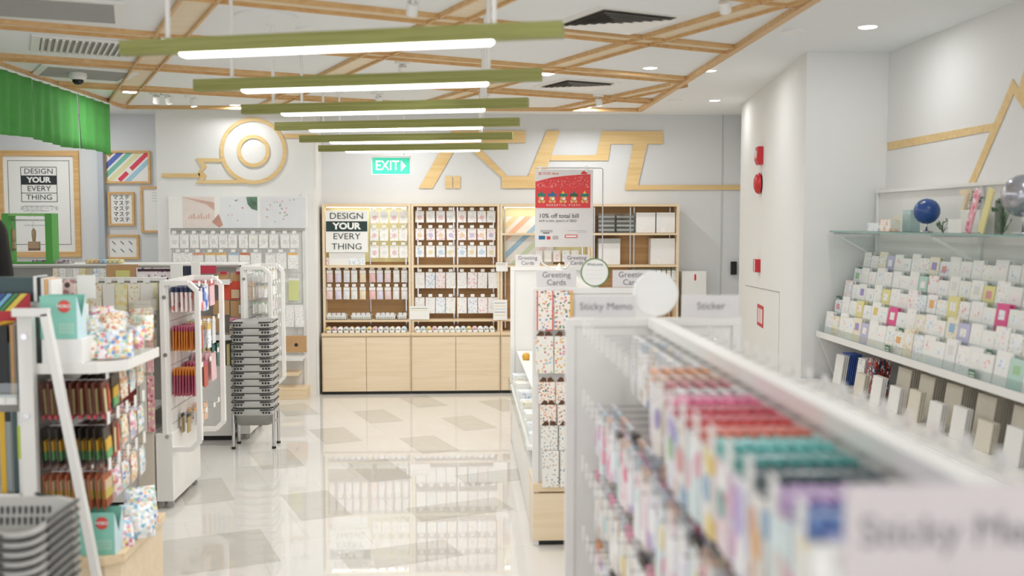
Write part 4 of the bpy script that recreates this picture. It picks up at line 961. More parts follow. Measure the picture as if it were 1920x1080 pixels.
# ---------------------------------------------------------------- near left end display
NY0, NY1 = 4.17, 4.80
t = thing('end_display', 'white end rack with slanting leg, hooks and pale oak base, front left', 'display rack', (-1.78, NY0, 0)); D = NY1 - NY0
poly = [(-.072, 0), (.27, 0), (.32, .05), (.32, D - .0), (-.072, D)]
MB().prism(poly, (0, 0, 0), X, Y, .31, OAK).obj('base_box', t)
poly2 = [(-.072, -.01), (.275, -.01), (.335, .05), (.335, D + .01), (-.072, D + .01)]
MB().prism(poly2, (0, 0, .311), X, Y, .04, OAKX).obj('base_top', t, bev=.004)
MB().box(-.05, -.02, 0.02, D - .02, .352, GZ - .04, mat('slate_panel', 'A4A6A6', .55)).obj('spine_board', t)
MB().box(-.06, .0, 0, .04, .352, GZ - .035, WHITE).obj('post', t, bev=.003); MB().box(-.06, .0, D - .04, D, .352, GZ - .035, WHITE).obj('post', t, bev=.003)
for y in (-.03,):
    m = MB(); m.bar((-.06, y, GZ - .017), (.085, y, GZ - .017), .034, .034, WHITE); m.bar((.068, y, GZ - .02), (.292, y, .0), .034, .034, WHITE, (1, 0, 0)); m.obj('leg', t, bev=.003)
for z in (.6, .95, 1.28): MB().disc((-.03, -.002, z), .013, .008, CHROME, 'y').obj('bolt', t)
s_ = MB().prism([(-.02, .045), (.24, .045), (.335, .14), (.335, D - .045), (-.02, D - .045)], (0, 0, 1.145), X, Y, .012, WHITE)
for a, b_ in (((-.02, .045), (.24, .045)), ((.24, .045), (.335, .14)), ((.335, .14), (.335, D - .045))): s_.bar((a[0], a[1], 1.14), (b_[0], b_[1], 1.14), .006, .045, WHITE)
s_.obj('shelf', t, bev=.002)
MB().box(-.019, -.012, .05, D - .05, 1.16, 1.42, ACRYL).obj('clear_back', t)
MB().box(.325, .330, .16, D - .05, 1.158, 1.40, ACRYL).obj('clear_side', t)
k = MB(); 
k.obj('spacer', t) if 0 else None
TEAL = mat('teal_card', '8FD0BF', .5, var=.02); PBL = mat('pale_blue_card', 'CFE8EE', .5)
def display_carton(x, y, z, sc, lab):
    t = thing('display_carton', lab, 'carton', (x, y, z)); W, H, D_ = .15 * sc, .18 * sc, .10 * sc
    MB().box(0, W, 0, .003, 0, H, TEAL).obj('front_panel', t)
    m = MB().prism([(.0, 0), (D_, 0), (D_, H), (.05 * sc, H * .45), (0, H * .98)][::1], (W, 0, 0), Y, Z, .003, PBL); m.obj('side_panel', t)
    MB().box(0, W, D_, D_ + .003, 0, H, TEAL).box(0, .003, 0.003, D_, 0, H, TEAL).box(0.003, W, .003, D_, 0, .004, TEAL).obj('box_back', t)
    q = MB(); q.disc((W * .67, -.0015, H * .76), .026 * sc, .003, mat('badge_red', 'E0544E', .5), 'y', 20); q.obj('badge', t)
    g = MB(); g.text('MOKO', (W * .67, -.0035, H * .76), .019 * sc, X, Z, PAPER, bold=.0006)
    for r in range(3):
        for c in range(5): g.box(W * (.52 + .085 * c), W * (.52 + .085 * c) + .009 * sc, -.0008, 0, H * (.24 - .085 * r) + .01, H * (.24 - .085 * r) + .01 + .012 * sc, mat('carton_print', 'B9E0CE', .5))
    g.obj('lettering', t)
tag(MB().box(-1.765, -1.60, 4.225, 4.40, 1.158, 1.262, WHITE2).obj('riser_block', bev=.002), 'white riser block under the teal carton on top shelf', 'riser')
display_carton(-1.772, 4.235, 1.263, 1.0, 'teal display carton with red round badge on the top shelf')
display_carton(-1.625, 4.19, .3515, 1.0, 'teal display carton with red badge on the oak base')
random.seed(11)
CANDY = [pr('candy%d' % i, bg, cols, sc, .62, .25) for i, (bg, cols, sc) in enumerate([('EFE2D4', ['EBA070', 'F3DFA0', '98C4A0', 'E09080', 'F7F3EC', 'EFE6D8', 'F3EDE4'], 70), ('F1E2E4', ['E9A3B6', 'F3E3A0', '9BC6E0', 'FFFFFF', 'D9838E', 'F3E8E8'], 58),
      ('E0E4EE', ['7F9CD0', 'EDB48C', 'F5E6AC', 'FFFFFF', 'A8CCB0', 'D4DCEA', 'F0F0F4'], 64), ('F3DFC8', ['F0B07A', 'E88A74', 'FFFFFF', 'F6E0B8', 'EBC498', 'FFF6EC'], 74), ('E4EEF2', ['8ABAD4', 'D4E6EC', 'FFFFFF', 'EEEADC', 'DCC8BC'], 60)])]
CN = ['orange and green', 'pink and yellow', 'blue and orange', 'orange red', 'blue and white']
i = 0
PILE = ['front', 'second', 'third', 'rear']
for r, (y, xs_, z) in enumerate([(4.36, (-1.60, -1.54, -1.50), 1.160), (4.47, (-1.70, -1.62, -1.54, -1.475), 1.19), (4.58, (-1.70, -1.61, -1.53, -1.475), 1.215), (4.69, (-1.69, -1.60, -1.51), 1.235)]):
    for k, x in enumerate(xs_):
        h_ = .11 + .012 * (i % 3)
        inst('candy_bag', pack_mesh(.105, h_, .045, CANDY[i % 5], None, None, .0, 'bag'), (x, y + .03, z + h_ * .93), (-.45 + random.uniform(-.15, .1), random.uniform(-.25, .25), random.uniform(0, .6)),
                 '%s eraser toy bag, %s from left, %s row of white top shelf' % (CN[i % 5], ORD[k], PILE[r]), 'bag', 'eraser toy bags on the shelf'); i += 1
for q, (x, y, zz, c, lab) in enumerate([(-1.55, 4.30, .365, 1, 'pink and white bag of plush toys leaning at front of the oak base'), (-1.50, 4.42, .37, 4, 'blue and white toy bag behind the pink bag'), (-1.53, 4.56, .375, 2, 'rounded clear bag with red print at back of oak base')]):
    inst('toy_bag', pack_mesh(.14, .13 + .03 * q, .06, CANDY[c], None, None, 0, 'bag'), (x + .03, y + .03, zz + .10 + .03 * q), (-.5, 0, .5), lab, 'bag')
# hooks and packs on this rack
DK = [mat('dk_' + c, c, .35, var=.1) for c in ['4A2E26', '6B3A2C', 'D8902E', 'C9463A', '2F2A26', '8C6A3E']]
def brush_pack(k):
    key = ('brush', k)
    if key not in MC:
        m = MB()
        if k == 0:
            m.box(-.045, .045, -.004, .004, -.155, 0, DK[1]); m.box(-.03, -.012, -.007, .007, -.14, -.03, mat('cream_stick', 'E8D9A0', .5)); m.box(.008, .03, -.007, .007, -.13, -.02, DK[3]); m.box(.03, .04, -.007, .007, -.11, -.05, DK[2])
            m.box(-.046, .046, -.005, .005, -.156, -.14, mat('pinkred', 'C9505A', .5))
        elif k == 1:
            m.box(-.045, .045, -.003, .003, -.165, 0, DK[4]); m.box(-.035, .035, -.009, .009, -.10, -.055, mat('gold_yellow', 'E0B23A', .45)); m.box(-.035, .035, -.009, .009, -.14, -.1005, mat('leaf_green', '6FAE72', .45)); m.box(-.046, .046, -.004, .004, -.17, -.155, DK[1])
        else:
            m.box(-.045, .045, -.003, .003, -.155, 0, mat('rust', 'B0623E', .5)); m.box(-.035, .035, -.009, .009, -.07, -.03, mat('pale_tan', 'D9C3A0', .5)); m.box(-.035, .035, -.009, .009, -.11, -.0705, mat('mustard', 'CDBB5A', .5)); m.box(-.035, .035, -.01, .01, -.145, -.1105, mat('burnt', 'A0522D', .45))
        MC[key] = m.mesh('pack')
    return MC[key]
PL = ['brown pack with cream sticks and red tip', 'dark pack with yellow and green bands', 'rust pack with mustard band']
CL = ['colourful eraser pouch', 'pastel eraser pouch', 'blue and orange toy pouch', 'orange fruit pouch', 'blue and white pouch']
for r, z in enumerate((1.082, .888, .69)):
    for c in range(5):
        y = 4.26 + c * .115
        zz = z + .012 * c * (1 if r == 0 else .3)
        hook((-1.805, y, zz + .004), .29, PI / 2, 'long metal hook %s from the front, %s row of slanted leg rack' % (ORD[c], ['top', 'middle', 'bottom'][r]), 'hooks of the slanted leg rack')
        n = 9 if c == 0 else 5
        for k in range(n):
            x = -1.785 + (k + (0 if c == 0 else 4)) * .031 + .012
            if c == 0: me, lb = brush_pack(r), PL[r]
            elif c == 1 and r != 2: me, lb = brush_pack(1 - r), PL[1 - r]
            else: q = (r * 2 + c + (k // 3)) % 5; me, lb = pack_mesh(.085, .14, .022, CANDY[q], None, None, .01, 'bag'), CL[q]
            o = hang('hanging_pack', me, x, y, zz, PI / 2, '%s, %s from board, hook %s of %s row' % (lb, ORD[k], ORD[c], ['top', 'middle', 'bottom'][r]), 'hanging pack', 'packs on the slanted leg rack')
            o.rotation_euler.y += -.10
# price tags at hook ends are parts of the hooks; white card tags near the pouches
WSH = pr('washi_print', 'E2AEB2', ['C96A78', 'F0D0D0', 'EBDDB8', 'D98A96'], 40, .4)
for i in range(2):
    for j in range(2):
        tag(MB().box(-.02, .02, -.004, .004, 0, .34, [WSH, mat('lace_strip', 'E6E2D8', .6, var=.08)][i]).obj('tape_strip', loc=(-1.93 + .045 * (1 - i), 6.035, .49 + .36 * j)), ['pink patterned', 'cream lace'][i] + ' tape strip hanging beside near end rack, ' + ['lower', 'upper'][j] + ' one', 'tape strip', 'tape strips beside the end rack')
t = thing('strip_stand', 'narrow beige panel behind the hanging pink tape strips', 'panel', (-1.93, 6.05, 0)); MB().box(-.045, .045, 0, .03, .12, 1.28, mat('beige_panel', 'D8CDBE', .6)).obj('board', t); MB().box(-.05, .05, 0, .03, 0, .12, WHITE).obj('foot_box', t)

# ---------------------------------------------------------------- near left gondola goods
ZT = GZ + .003
def onx(name, x0, x1, y0, y1, z0, z1, m_, lab, cat, group=None): return tag(MB().box(0, x1 - x0, 0, y1 - y0, 0, z1 - z0, m_).obj(name, loc=(x0, y0, z0), bev=.001), lab, cat, group)
DT = mat('dark_teal', '3C5557', .35, var=.05)
onx('file_box', -2.16, -1.885, 4.45, 4.57, ZT, 1.508, DT, 'dark teal file pack wrapped in film at left edge', 'file pack')
for i, (c, m_) in enumerate([('white', PAPER), ('black', BLACK), ('cream', CARDY[2]), ('orange', PIC[1]), ('light', WHITE2)]):
    onx('file_folder', -1.882 + i * .016, -1.868 + i * .016, 4.44, 4.56, ZT, 1.515 - .004 * i, m_, 'thin %s folder edge right of the dark teal pack' % c, 'folder')
t = thing('striped_folder', 'rainbow striped and red folder sheet on the near left rack', 'folder', (-2.06, 4.40, 1.022)); W, z0, z1 = .175, .0, .42
MB().box(0, W, 0, .012, 0, z1, mat('folder_red', 'B92C3A', .45)).obj('sheet', t); g = MB()
for k, c in enumerate(['3A3438', 'E0A0B4', '3E62A0', '7FB6DA', '4A8F5C', 'E9CF58']):
    xx = -.025 + k * .028; P = [(max(0, xx - .05), z1 - .075), (xx + .034 - .05, z1 - .075), (xx + .034 + .02, z1), (xx + .02, z1)]
    P = [(max(0, min(W, a)), b_) for a, b_ in P]; g.prism(P, (0, -.001, 0), X, Z, .001, mat('rb' + c, c, .45))
g.obj('stripes', t)
YLW = mat('binder_yellow', 'E8B936', .45)
for i, (x0_, x1_, m_, lab, zt) in enumerate([(-2.03, -1.988, PAPER, 'white binder edge at left border, leftmost of the row', 1.20), (-1.986, -1.944, YLW, 'bright yellow binder near the left border', 1.325), (-1.942, -1.902, BLACK, 'black binder right of the yellow one', 1.32),
      (-1.900, -1.894, DT, 'thin dark teal folder right of the black binder', 1.25), (-1.892, -1.876, KRAFT, 'kraft folder at right end of the binder row', 1.325)]):
    onx('ring_binder', x0_, x1_, 4.22, 4.39, 1.022, zt, m_, lab, 'binder')
t = thing('acrylic_holder', 'clear holder with brown edge around the binders', 'holder', (-2.06, 4.205, 1.022)); MB().box(0, .20, 0, .006, 0, .06, ACRYL).obj('front_lip', t); MB().box(.19, .197, .007, .19, 0, .32, ACRYL).obj('side_wall', t)
for i in range(4):
    x = -2.03 + i * .047
    tag(MB().box(-.022, .022, -.003, 0, 0, .03, PAPER).obj('price_label', loc=(x, 4.21, .992)), 'white price label %s from left on near rack rail' % ORD[i], 'price label', 'price labels on near rack rail')
for i, (u0, u1, z1_, m_, lab) in enumerate([(66, 108, 1.475, PAPER, 'blank white card standing right of the teal file pack'), (110, 141, 1.49, pr('pink_photo', 'EBD0CC', ['B98A86', '5A4A4C', 'F3E4E0'], 30, .5), 'small pink photo card between two white cards'), (144, 178, 1.51, PAPER, 'white handwritten card above the teal display carton')]):
    a_ = pline(u0, 540, -3, 4.62, 0, 4.62).x; b2 = pline(u1, 540, -3, 4.62, 0, 4.62).x
    onx('card_sign', a_, b2, 4.62, 4.625, 1.403, z1_, m_, lab, 'card')
RUL = mat('steel_ruler', '8E9694', .3, .4); LG = mat('lime_label', 'C9DC4A', .5)
for i, (u, m_, hd, lab) in enumerate([(3, YLW, None, 'yellow hanging tool pack at far left edge'), (14, RUL, BLACK, 'dark green ruled metal ruler with black header'), (27, DT, None, 'dark ruler pack next to the metal ruler'), (36, PAPER, LG, 'clear ruler pack with lime label, left one'), (48, PAPER, LG, 'clear ruler pack with lime label, right one')]):
    p = py(u, 765, 4.24)
    o = inst('ruler_pack', pack_mesh(.022, .36, .004, m_, BLACK if hd is BLACK else None, None, .04), (p.x, 4.24, .955), (0, 0, 0), lab, 'ruler pack')
    if hd is LG: MB().box(-.010, .010, -.0035, -.0022, -.2, -.06, LG).obj('label', o)

# ---------------------------------------------------------------- person at the left edge
HX, HY = -2.53, 5.42
t = thing('person', 'person with long black hair in white top, cut by the left edge', 'person', (HX, HY, 0), math.radians(195))
SKIN = mat('skin', 'E2B79B', .5, var=.02); HAIR = mat('black_hair', '14110E', .6, var=.1, spec=.2); TOP = mat('white_shirt', 'F0F0EE', .75); TRO = mat('dark_trousers', '33363C', .8)
def skinned(name, vs, es, mt, par, lev=2):
    me = bpy.data.meshes.new(name); me.from_pydata([v[:3] for v in vs], es, []); o = bpy.data.objects.new(name, me); C.objects.link(o); o.parent = par
    me.materials.append(mt); sm = o.modifiers.new('skin', 'SKIN'); sm.use_smooth_shade = True
    for i, v in enumerate(vs):
        r = v[3] if isinstance(v[3], tuple) else (v[3], v[3]); me.skin_vertices[0].data[i].radius = r
    me.skin_vertices[0].data[0].use_root = True
    ss = o.modifiers.new('sub', 'SUBSURF'); ss.levels = lev; ss.render_levels = lev; return o
# body faces local -y
V = [(0, 0, .92, (.15, .10)), (0, 0, 1.10, (.125, .09)), (0, .01, 1.28, (.15, .10)), (0, .01, 1.40, (.12, .075)), (0, .005, 1.47, .05), (0, -.005, 1.55, .048), (0, -.01, 1.60, (.062, .075)), (0, -.005, 1.69, (.07, .085))]
E_ = [(0, 1), (1, 2), (2, 3), (3, 4), (4, 5), (5, 6), (6, 7)]
def limb(pts, a):
    k = a
    for p in pts: V.append(p); E_.append((k, len(V) - 1)); k = len(V) - 1
for s_ in (-1, 1):
    limb([(s_ * .09, 0, .86, .085), (s_ * .10, -.01, .50, .055), (s_ * .10, .01, .28, .048), (s_ * .10, .015, .08, .035), (s_ * .11, -.06, .035, .034), (s_ * .115, -.15, .03, .028)], 0)
    limb([(s_ * .17, .01, 1.38, .055), (s_ * .22, .01, 1.24, .043), (s_ * .24, -.01, 1.10, .037), (s_ * .235, -.12, 1.04, .031), (s_ * .21, -.24, 1.02, .024), (s_ * .20, -.27, 1.02, .027), (s_ * .20, -.31, 1.015, .022)], 3)
body = skinned('body', V, E_, SKIN, t)
for s_ in (-1, 1):
    for k in range(5):
        b0 = (s_ * (.20 - .020 + .013 * k), -.315, 1.015) if k < 4 else (s_ * .178, -.275, 1.015)
        ln = [.024, .028, .030, .026][k] if k < 4 else .024
        P = [(b0[0], b0[1], b0[2], .0085), (b0[0] - (s_ * .012 if k == 4 else 0), b0[1] - ln, b0[2] - .004, .0078), (b0[0] - (s_ * .014 if k == 4 else 0), b0[1] - ln * 1.7, b0[2] - .018, .007)]
        skinned('finger', P, [(0, 1), (1, 2)], SKIN, t, 1)
V2 = [(0, .0, .96, (.175, .125)), (0, 0, 1.10, (.15, .11)), (0, .01, 1.28, (.17, .12)), (0, .01, 1.39, (.135, .09)), (0, .01, 1.44, (.075, .07))]
E2 = [(0, 1), (1, 2), (2, 3), (3, 4)]; VV, EE = V, E_
V, E_ = V2, E2
for s_ in (-1, 1): limb([(s_ * .175, .01, 1.375, .068), (s_ * .225, .01, 1.23, .055)], 3)
skinned('shirt', V, E_, TOP, t)
V, E_ = [(0, 0, .93, (.165, .115))], []
for s_ in (-1, 1): limb([(s_ * .095, 0, .84, .098), (s_ * .105, -.01, .50, .07), (s_ * .105, .012, .12, .055)], 0)
skinned('trousers', V, E_, TRO, t)
m = MB()   # hair: cap plus long fall down the back
vs = []; fs = []; n = 28; rows = 14
for i in range(rows + 1):
    q = i / rows
    for k in range(n + 1):
        a = math.radians(-38) + math.radians(256) * k / n       # open towards the face (-y)
        if q < .45: th = q / .45 * PI / 2; r = math.sin(th) + .001; z = 1.67 + .115 * math.cos(th); rx, ry = .092 * r, .108 * r
        else: f = (q - .45) / .55; z = 1.67 - .30 * f; rx = .092 + .03 * f; ry = .108 + .02 * f - .03 * f * f
        w_ = 1 + .02 * math.sin(k * 2.3 + i * .3)
        vs.append((rx * w_ * math.cos(a), .0 + ry * w_ * math.sin(a), z - (.02 * math.sin(k * 1.7) if i == rows else 0)))
for i in range(rows):
    for k in range(n): fs.append((i * (n + 1) + k, i * (n + 1) + k + 1, (i + 1) * (n + 1) + k + 1, (i + 1) * (n + 1) + k))
m.add(vs, fs, HAIR, True); o = m.obj('hair', t); sd = o.modifiers.new('solid', 'SOLIDIFY'); sd.thickness = .018; sd.offset = 0
m = MB()
for s_ in (-1, 1): m.ball((s_ * .03, -.078, 1.66), .012, PAPER, 10); m.ball((s_ * .03, -.087, 1.66), .006, BLACK, 8)
m.obj('eye', t)
m = MB().prism([(-.014, -.012), (.014, -.012), (0, .03)], (0, -.082, 1.625), X, Z, .016, SKIN); m.obj('nose', t)
MB().bar((-.022, -.085, 1.59), (.022, -.085, 1.59), .008, .008, mat('lips', 'B96A63', .5)).obj('mouth', t)
for s_ in (-1, 1): MB().ball((s_ * .078, .0, 1.65), .018, SKIN, 10, 1.5).obj('ear', t)

# ---------------------------------------------------------------- gondolas on the right of the aisle
def aisle_gondola(x0, x1, y0, y1, lab, low):
    t = thing('shelf_gondola', lab, 'gondola', ((x0 + x1) / 2, y0, 0)); W = (x1 - x0) / 2; D = y1 - y0; h = GZ
    for y in (0, D - .03):
        MB().box(-W, -W + .035, y, y + .03, 0.0, h - .03, WHITE).obj('post', t, bev=.002); MB().box(W - .035, W, y, y + .03, 0.0, h - .03, WHITE).obj('post', t, bev=.002)
        MB().box(-W, W, y, y + .03, h - .03, h, WHITE).obj('end_rail', t, bev=.002)
        if y: MB().box(-W + .036, W - .036, y + .008, y + .02, .3, h - .031, WHITE).obj('end_panel', t)
    MB().box(-.025, .025, .031, D - .031, h - .035, h + .003, WHITE).obj('top_rail', t, bev=.002)
    MB().box(-.008, .008, .031, D - .031, .34, h - .036, WHITE).obj('spine_board', t)
    return t
# second gondola: greeting cards
GX0, GX1, GY0, GY1 = .365, 1.035, 5.29, 7.87
t = aisle_gondola(GX0, GX1, GY0, GY1, 'white greeting cards gondola with oak end, behind the sticky memo gondola', True)
W = (GX1 - GX0) / 2; D = GY1 - GY0
MB().box(-W + .002, W - .002, -.014, .3, .03, .29, OAK).obj('oak_drawer', t, bev=.002); MB().box(-W + .002, W - .002, -.02, .3, .30, .345, OAKX).obj('oak_top', t, bev=.002)
MB().box(-W + .036, W - .036, .01, .3, 0, .029, BLACK).obj('plinth', t)
MB().box(-W + .01, W - .01, .301, D - .035, 0.02, .33, WHITE).obj('base_box', t)
MB().box(-W + .036, W - .036, .008, .02, .35, GZ - .031, WHITE).obj('end_panel', t)
MB().box(-W - .015, -.05, .32, D - .04, .45, .468, WHITE).obj('shelf', t); MB().box(-W - .02, -W - .0151, .32, D - .04, .44, .52, ACRYL).obj('clear_lip', t)
MB().box(-W + .05, -.05, .32, D - .04, .72, .735, WHITE).obj('shelf', t)
cx = (GX0 + GX1) / 2
for i in range(22):
    y = 5.72 + i * .095; c = i % 5
    tag(MB().box(-.05, .05, -.035, .035, 0, [.06, .1, .075, .12][i % 4], [PAPER, SHEETS[3], CARDY[1], PAPER, SHEETS[0]][c]).obj('card_box', loc=(GX0 + .06, y, .469)), 'small %s box, %s from near end on low lit shelf of greeting gondola' % (['white', 'blue printed', 'cream', 'off white', 'pastel'][c], ORD[i]), 'small box', 'boxes on the low gondola shelf')
tag(MB().lathe([(.001, 0), (.025, 0), (.03, .03), (.02, .05), (.001, .052)], (0, 0, 0), mat('amber', 'D9A63A', .35), 16).obj('candle_jar', loc=(GX0 + .09, 7.3, .736)), 'small amber jar on middle shelf at far end of greeting gondola', 'jar')
# sticker sheets on its near end
STK = [pr('stk_a', 'F2EAE2', ['D9534A', '5B8A5E', '3E4A58', 'E8A24A', '6F9AC8'], 62, .36), pr('stk_b', 'F1EDE4', ['8CC4D8', 'E2876B', 'A8C98A', 'D06A8A', 'E9B65A'], 58, .36), pr('stk_c', 'F4EEE4', ['E06A5A', 'E8A85A', '3E4A58', 'F0B0A0'], 80, .36), pr('stk_d', 'F0EDE6', ['9AA5A0', '8090A8', 'C9A08A'], 64, .28)]
BRH = mat('brown_header', '6B4526', .5, var=.2)
lst = [(1005, 545, 1039, 620, 0, 'red', 0), (1039, 545, 1074, 618, 0, 'amb', 0), (1004, 629, 1038, 700, 1, 'br', 0), (1039, 629, 1073, 700, 1, 'br', 0), (1010, 715, 1041, 757, 2, 'br', 0), (1042, 715, 1074, 757, 2, 'br', 0),
       (1012, 758, 1043, 797, 2, 'br', 0), (1045, 758, 1076, 797, 2, 'br', 0), (1014, 797, 1046, 844, 3, 'br', 0), (1048, 797, 1078, 844, 3, 'br', 0), (1016, 845, 1048, 914, 3, None, 0), (1050, 845, 1082, 914, 3, None, 0)]
REDR = mat('red_ribbon', 'D9483E', .4); AMB = mat('amber_edge', 'E8B45A', .4)
for i, (u0, v0, u1, v1, sk, hd, _) in enumerate(lst):
    y = 5.262 - .0; a, b_ = py(u0, v1, y), py(u1, v0, y); W_, H_ = b_.x - a.x, b_.z - a.z
    t = thing('sticker_sheet', '%s sticker sheet %s, %s column of greeting gondola end' % (['red bordered', 'brown headed colourful', 'brown headed red dotted', 'brown headed small red', 'brown headed pale', 'pale blue grey'][i // 2] if i != 1 else 'amber edged', ['topmost', 'second down', 'third down', 'fourth down', 'fifth down', 'lowest'][i // 2], ['left', 'right'][i % 2]), 'sticker sheet', (a.x, y, a.z))
    MB().box(0.001, W_ - .001, 0, .003, 0, H_, STK[sk]).obj('sheet', t)
    if hd == 'br':
        m = MB()
        for s_ in (0, 1):
            P = [(W_ * .5 * (1 - 2 * s_) + W_ * s_ if 0 else (.002 if s_ == 0 else W_ - .002), H_ - .002), (W_ * .48 if s_ == 0 else W_ * .52, H_ - .002), (W_ * .45 if s_ == 0 else W_ * .55, H_ + .018), (W_ * .25 if s_ == 0 else W_ * .75, H_ + .024)]
            m.prism(P, (0, 0, 0), X, Z, .002, BRH)
        m.obj('header', t)
    elif hd == 'red':
        MB().box(.004, .010, -.002, -.0005, 0, H_, REDR).box(W_ - .010, W_ - .004, -.002, -.0005, 0, H_, REDR).box(.05, W_ - .01, -.002, -.0005, 0, .006, REDR).obj('ribbon', t)
    elif hd == 'amb': MB().box(W_ - .014, W_, -.002, -.0005, .06, H_, AMB).obj('edge_strip', t)
def sign(txt, x0, x1, z0, z1, y, lab, ts, cz=None, faint=False, pm=None):
    t = thing('shelf_sign', lab, 'sign', (x0, y, z0)); W_, H_ = x1 - x0, z1 - z0
    MB().box(0, W_, 0, .004, 0, H_, pm or mat('sign_white', 'E4E0DF', .4)).obj('plate', t, bev=.001)
    MB().box(W_ * .3, W_ * .7, .0045, .02, -.0, .006, ACRYL).obj('clip', t)
    g = MB(); g.text(txt, (W_ / 2, -.0005, H_ / 2), ts, X, Z, mat('sign_grey', '77747A', .5) if not faint else mat('sign_grey2', '8D8A90', .5)); g.obj('lettering', t)
def psign(txt, u0, v0, u1, v1, y, lab, ts, zmin): a, b_ = py(u0, v1, y), py(u1, v0, y); sign(txt, a.x, b_.x, max(a.z, zmin), b_.z, y, lab, ts)
sign('Greeting\nCards', .385, .60, 1.403, 1.495, 5.30, 'white Greeting Cards sign left of the green ringed disc', .043)
sign('Greeting\nCards', .795, 1.01, 1.403, 1.495, 5.30, 'white Greeting Cards sign right of the green ringed disc', .043)
sign('Greeting\nCards', .405, .60, 1.403, 1.495, 7.86, 'far white Greeting Cards sign, left one below the poster', .043)
sign('Greeting\nCards', .795, .99, 1.403, 1.495, 7.86, 'far white Greeting Cards sign, right one below the poster', .043)
def dsign(x, z, y, r, lab, front_, rim):
    t = thing('round_sign', lab, 'sign', (x, y, z)); MB().disc((0, 0, 0), r - .006, .004, WHITE2, 'y', 40).obj('plate', t)
    MB().lathe([(r - .006, -.004), (r, -.004), (r, .004), (r - .006, .004), (r - .006, -.004)], (0, 0, 0), rim, 40, 'y').obj('rim', t)
    if front_:
        g = MB(); g.text('Welcome', (.0, -.0025, r * .55), .022, X, Z, mat('sign_dark', '55525A', .5)); 
        for k in range(3): g.box(-r * .6, r * .5, -.003, -.002, r * (.15 - .3 * k), r * (.165 - .3 * k), mat('faint_rule', 'DDD8D4', .5))
        g.obj('lettering', t)
    MB().box(-.02, .02, -.01, .01, GZ + .003 - z, -r - .0 + .008, ACRYL).obj('clip', t) if 0 else MB().tube([(0, .006, -r + .004), (0, .006, GZ + .0035 - z)], .004, CHROME).obj('stem', t)
dsign(.702, 1.482, 5.32, .077, 'round white Welcome sign with green rim on gondola end', True, mat('rim_green', '5F8A48', .4))
dsign(.702, 1.488, 3.62, .084, 'round plain white disc sign between Sticky Memo and Sticker signs', False, WHITE2)
# hanging poster on its pole
yp = 7.2
t = thing('poster_stand', 'thin grey pole with top arm rising from greeting gondola', 'stand', (py(1130, 400, yp).x, yp, GZ + .004))
zt = py(1130, 316, yp).z - GZ; GP = mat('pole_grey', 'C4C1C6', .35, .3)
MB().tube([(0, 0, 0), (0, 0, zt - .01), (-.01, 0, zt), (-.49, 0, zt)], .0045, GP, 8).obj('pole', t); MB().disc((0, 0, .004), .035, .008, GP).obj('foot', t)
for x in (-.49 + .035, -.12): MB().box(x - .008, x + .008, -.012, .006, zt - .03, zt + .012, WHITE2).obj('clip', t)
a, b_ = py(1003, 463, yp), py(1112, 318, yp); W_, H_ = b_.x - a.x, b_.z - a.z
t = thing('sale_poster', 'white and red 10% off total bill poster hanging from the grey pole', 'poster', (a.x, yp - .006, a.z))
MB().box(0, W_, 0, .003, 0, H_, mat('poster_paper', 'E6E2E0', .5)).obj('sheet', t)
PR = mat('poster_red', 'DE3F3F', .45); g = MB(); s_ = W_ / 109.0
def Q(u, v): return ((u - 1003) * s_, (463 - v) * s_)
g.prism([Q(1003.5, 390), Q(1107, 390), Q(1107, 327), Q(1085, 328), Q(1060, 330), Q(1035, 333), Q(1003.5, 341)], (0, -.0008, 0), X, Z, .0008, PR)
g.prism([Q(1089 + 6 * (1 - math.cos(PI * k / 8)), 327 - 6 * math.sin(PI * k / 8)) for k in range(9)][::-1], (0, -.0012, 0), X, Z, .0006, PR)
random.seed(5)
for k in range(120):
    u = random.uniform(1006, 1105); v = random.uniform(341 - (u - 1003) * .12, 352); q = Q(u, v); g.disc((q[0], -.0014, q[1]), .0012 + .0012 * random.random(), .0008, PAPER, 'y', 6)
g.obj('red_panel', t)
g = MB(); TN_ = mat('gift_tan', 'E8B070', .5); GN_ = mat('gift_green', '2F7A6A', .5); GB_ = mat('gift_blue', '2E6E94', .5)
for k in range(5):     # plain stand-ins: five little wrapped figures without faces
    c = Q(1015 + 20.3 * k, 372)
    g.disc((c[0], -.0015, c[1]), .020, .001, TN_, 'y', 12); g.disc((c[0] - .014, -.0015, c[1] - .022), .012, .001, TN_, 'y', 10); g.disc((c[0] + .014, -.0015, c[1] - .022), .012, .001, TN_, 'y', 10)
    g.box(c[0] - .03, c[0] + .03, -.0022, -.0012, c[1] + .012, c[1] + .034, [GN_, GB_, GN_, mat('gift_dark', '3F5A4A', .5), GN_][k])
    g.prism([(c[0] - .012, c[1] + .034), (c[0] + .012, c[1] + .034), (c[0], c[1] + .056)], (0, -.0015, 0), X, Z, .0008, [GN_, GB_, mat('gift_yellow', 'F2C24A', .5), GN_, mat('gift_yellow', 'F2C24A', .5)][k])
    g.disc((c[0] + .006, -.0026, c[1] - .004), .009, .0008, PAPER, 'y', 10)
g.obj('illustration', t)
g = MB(); DG = mat('poster_grey', '6E666C', .5); q = Q(1010, 405)
g.text('10% off total bill', (q[0], -.0005, q[1]), 11.5 * s_, X, Z, DG, 'LEFT', .0006); q = Q(1010, 414)
g.text('with a min. spend of S$60', (q[0], -.0005, q[1]), 6.8 * s_, X, Z, DG, 'LEFT'); q = Q(1017, 326)
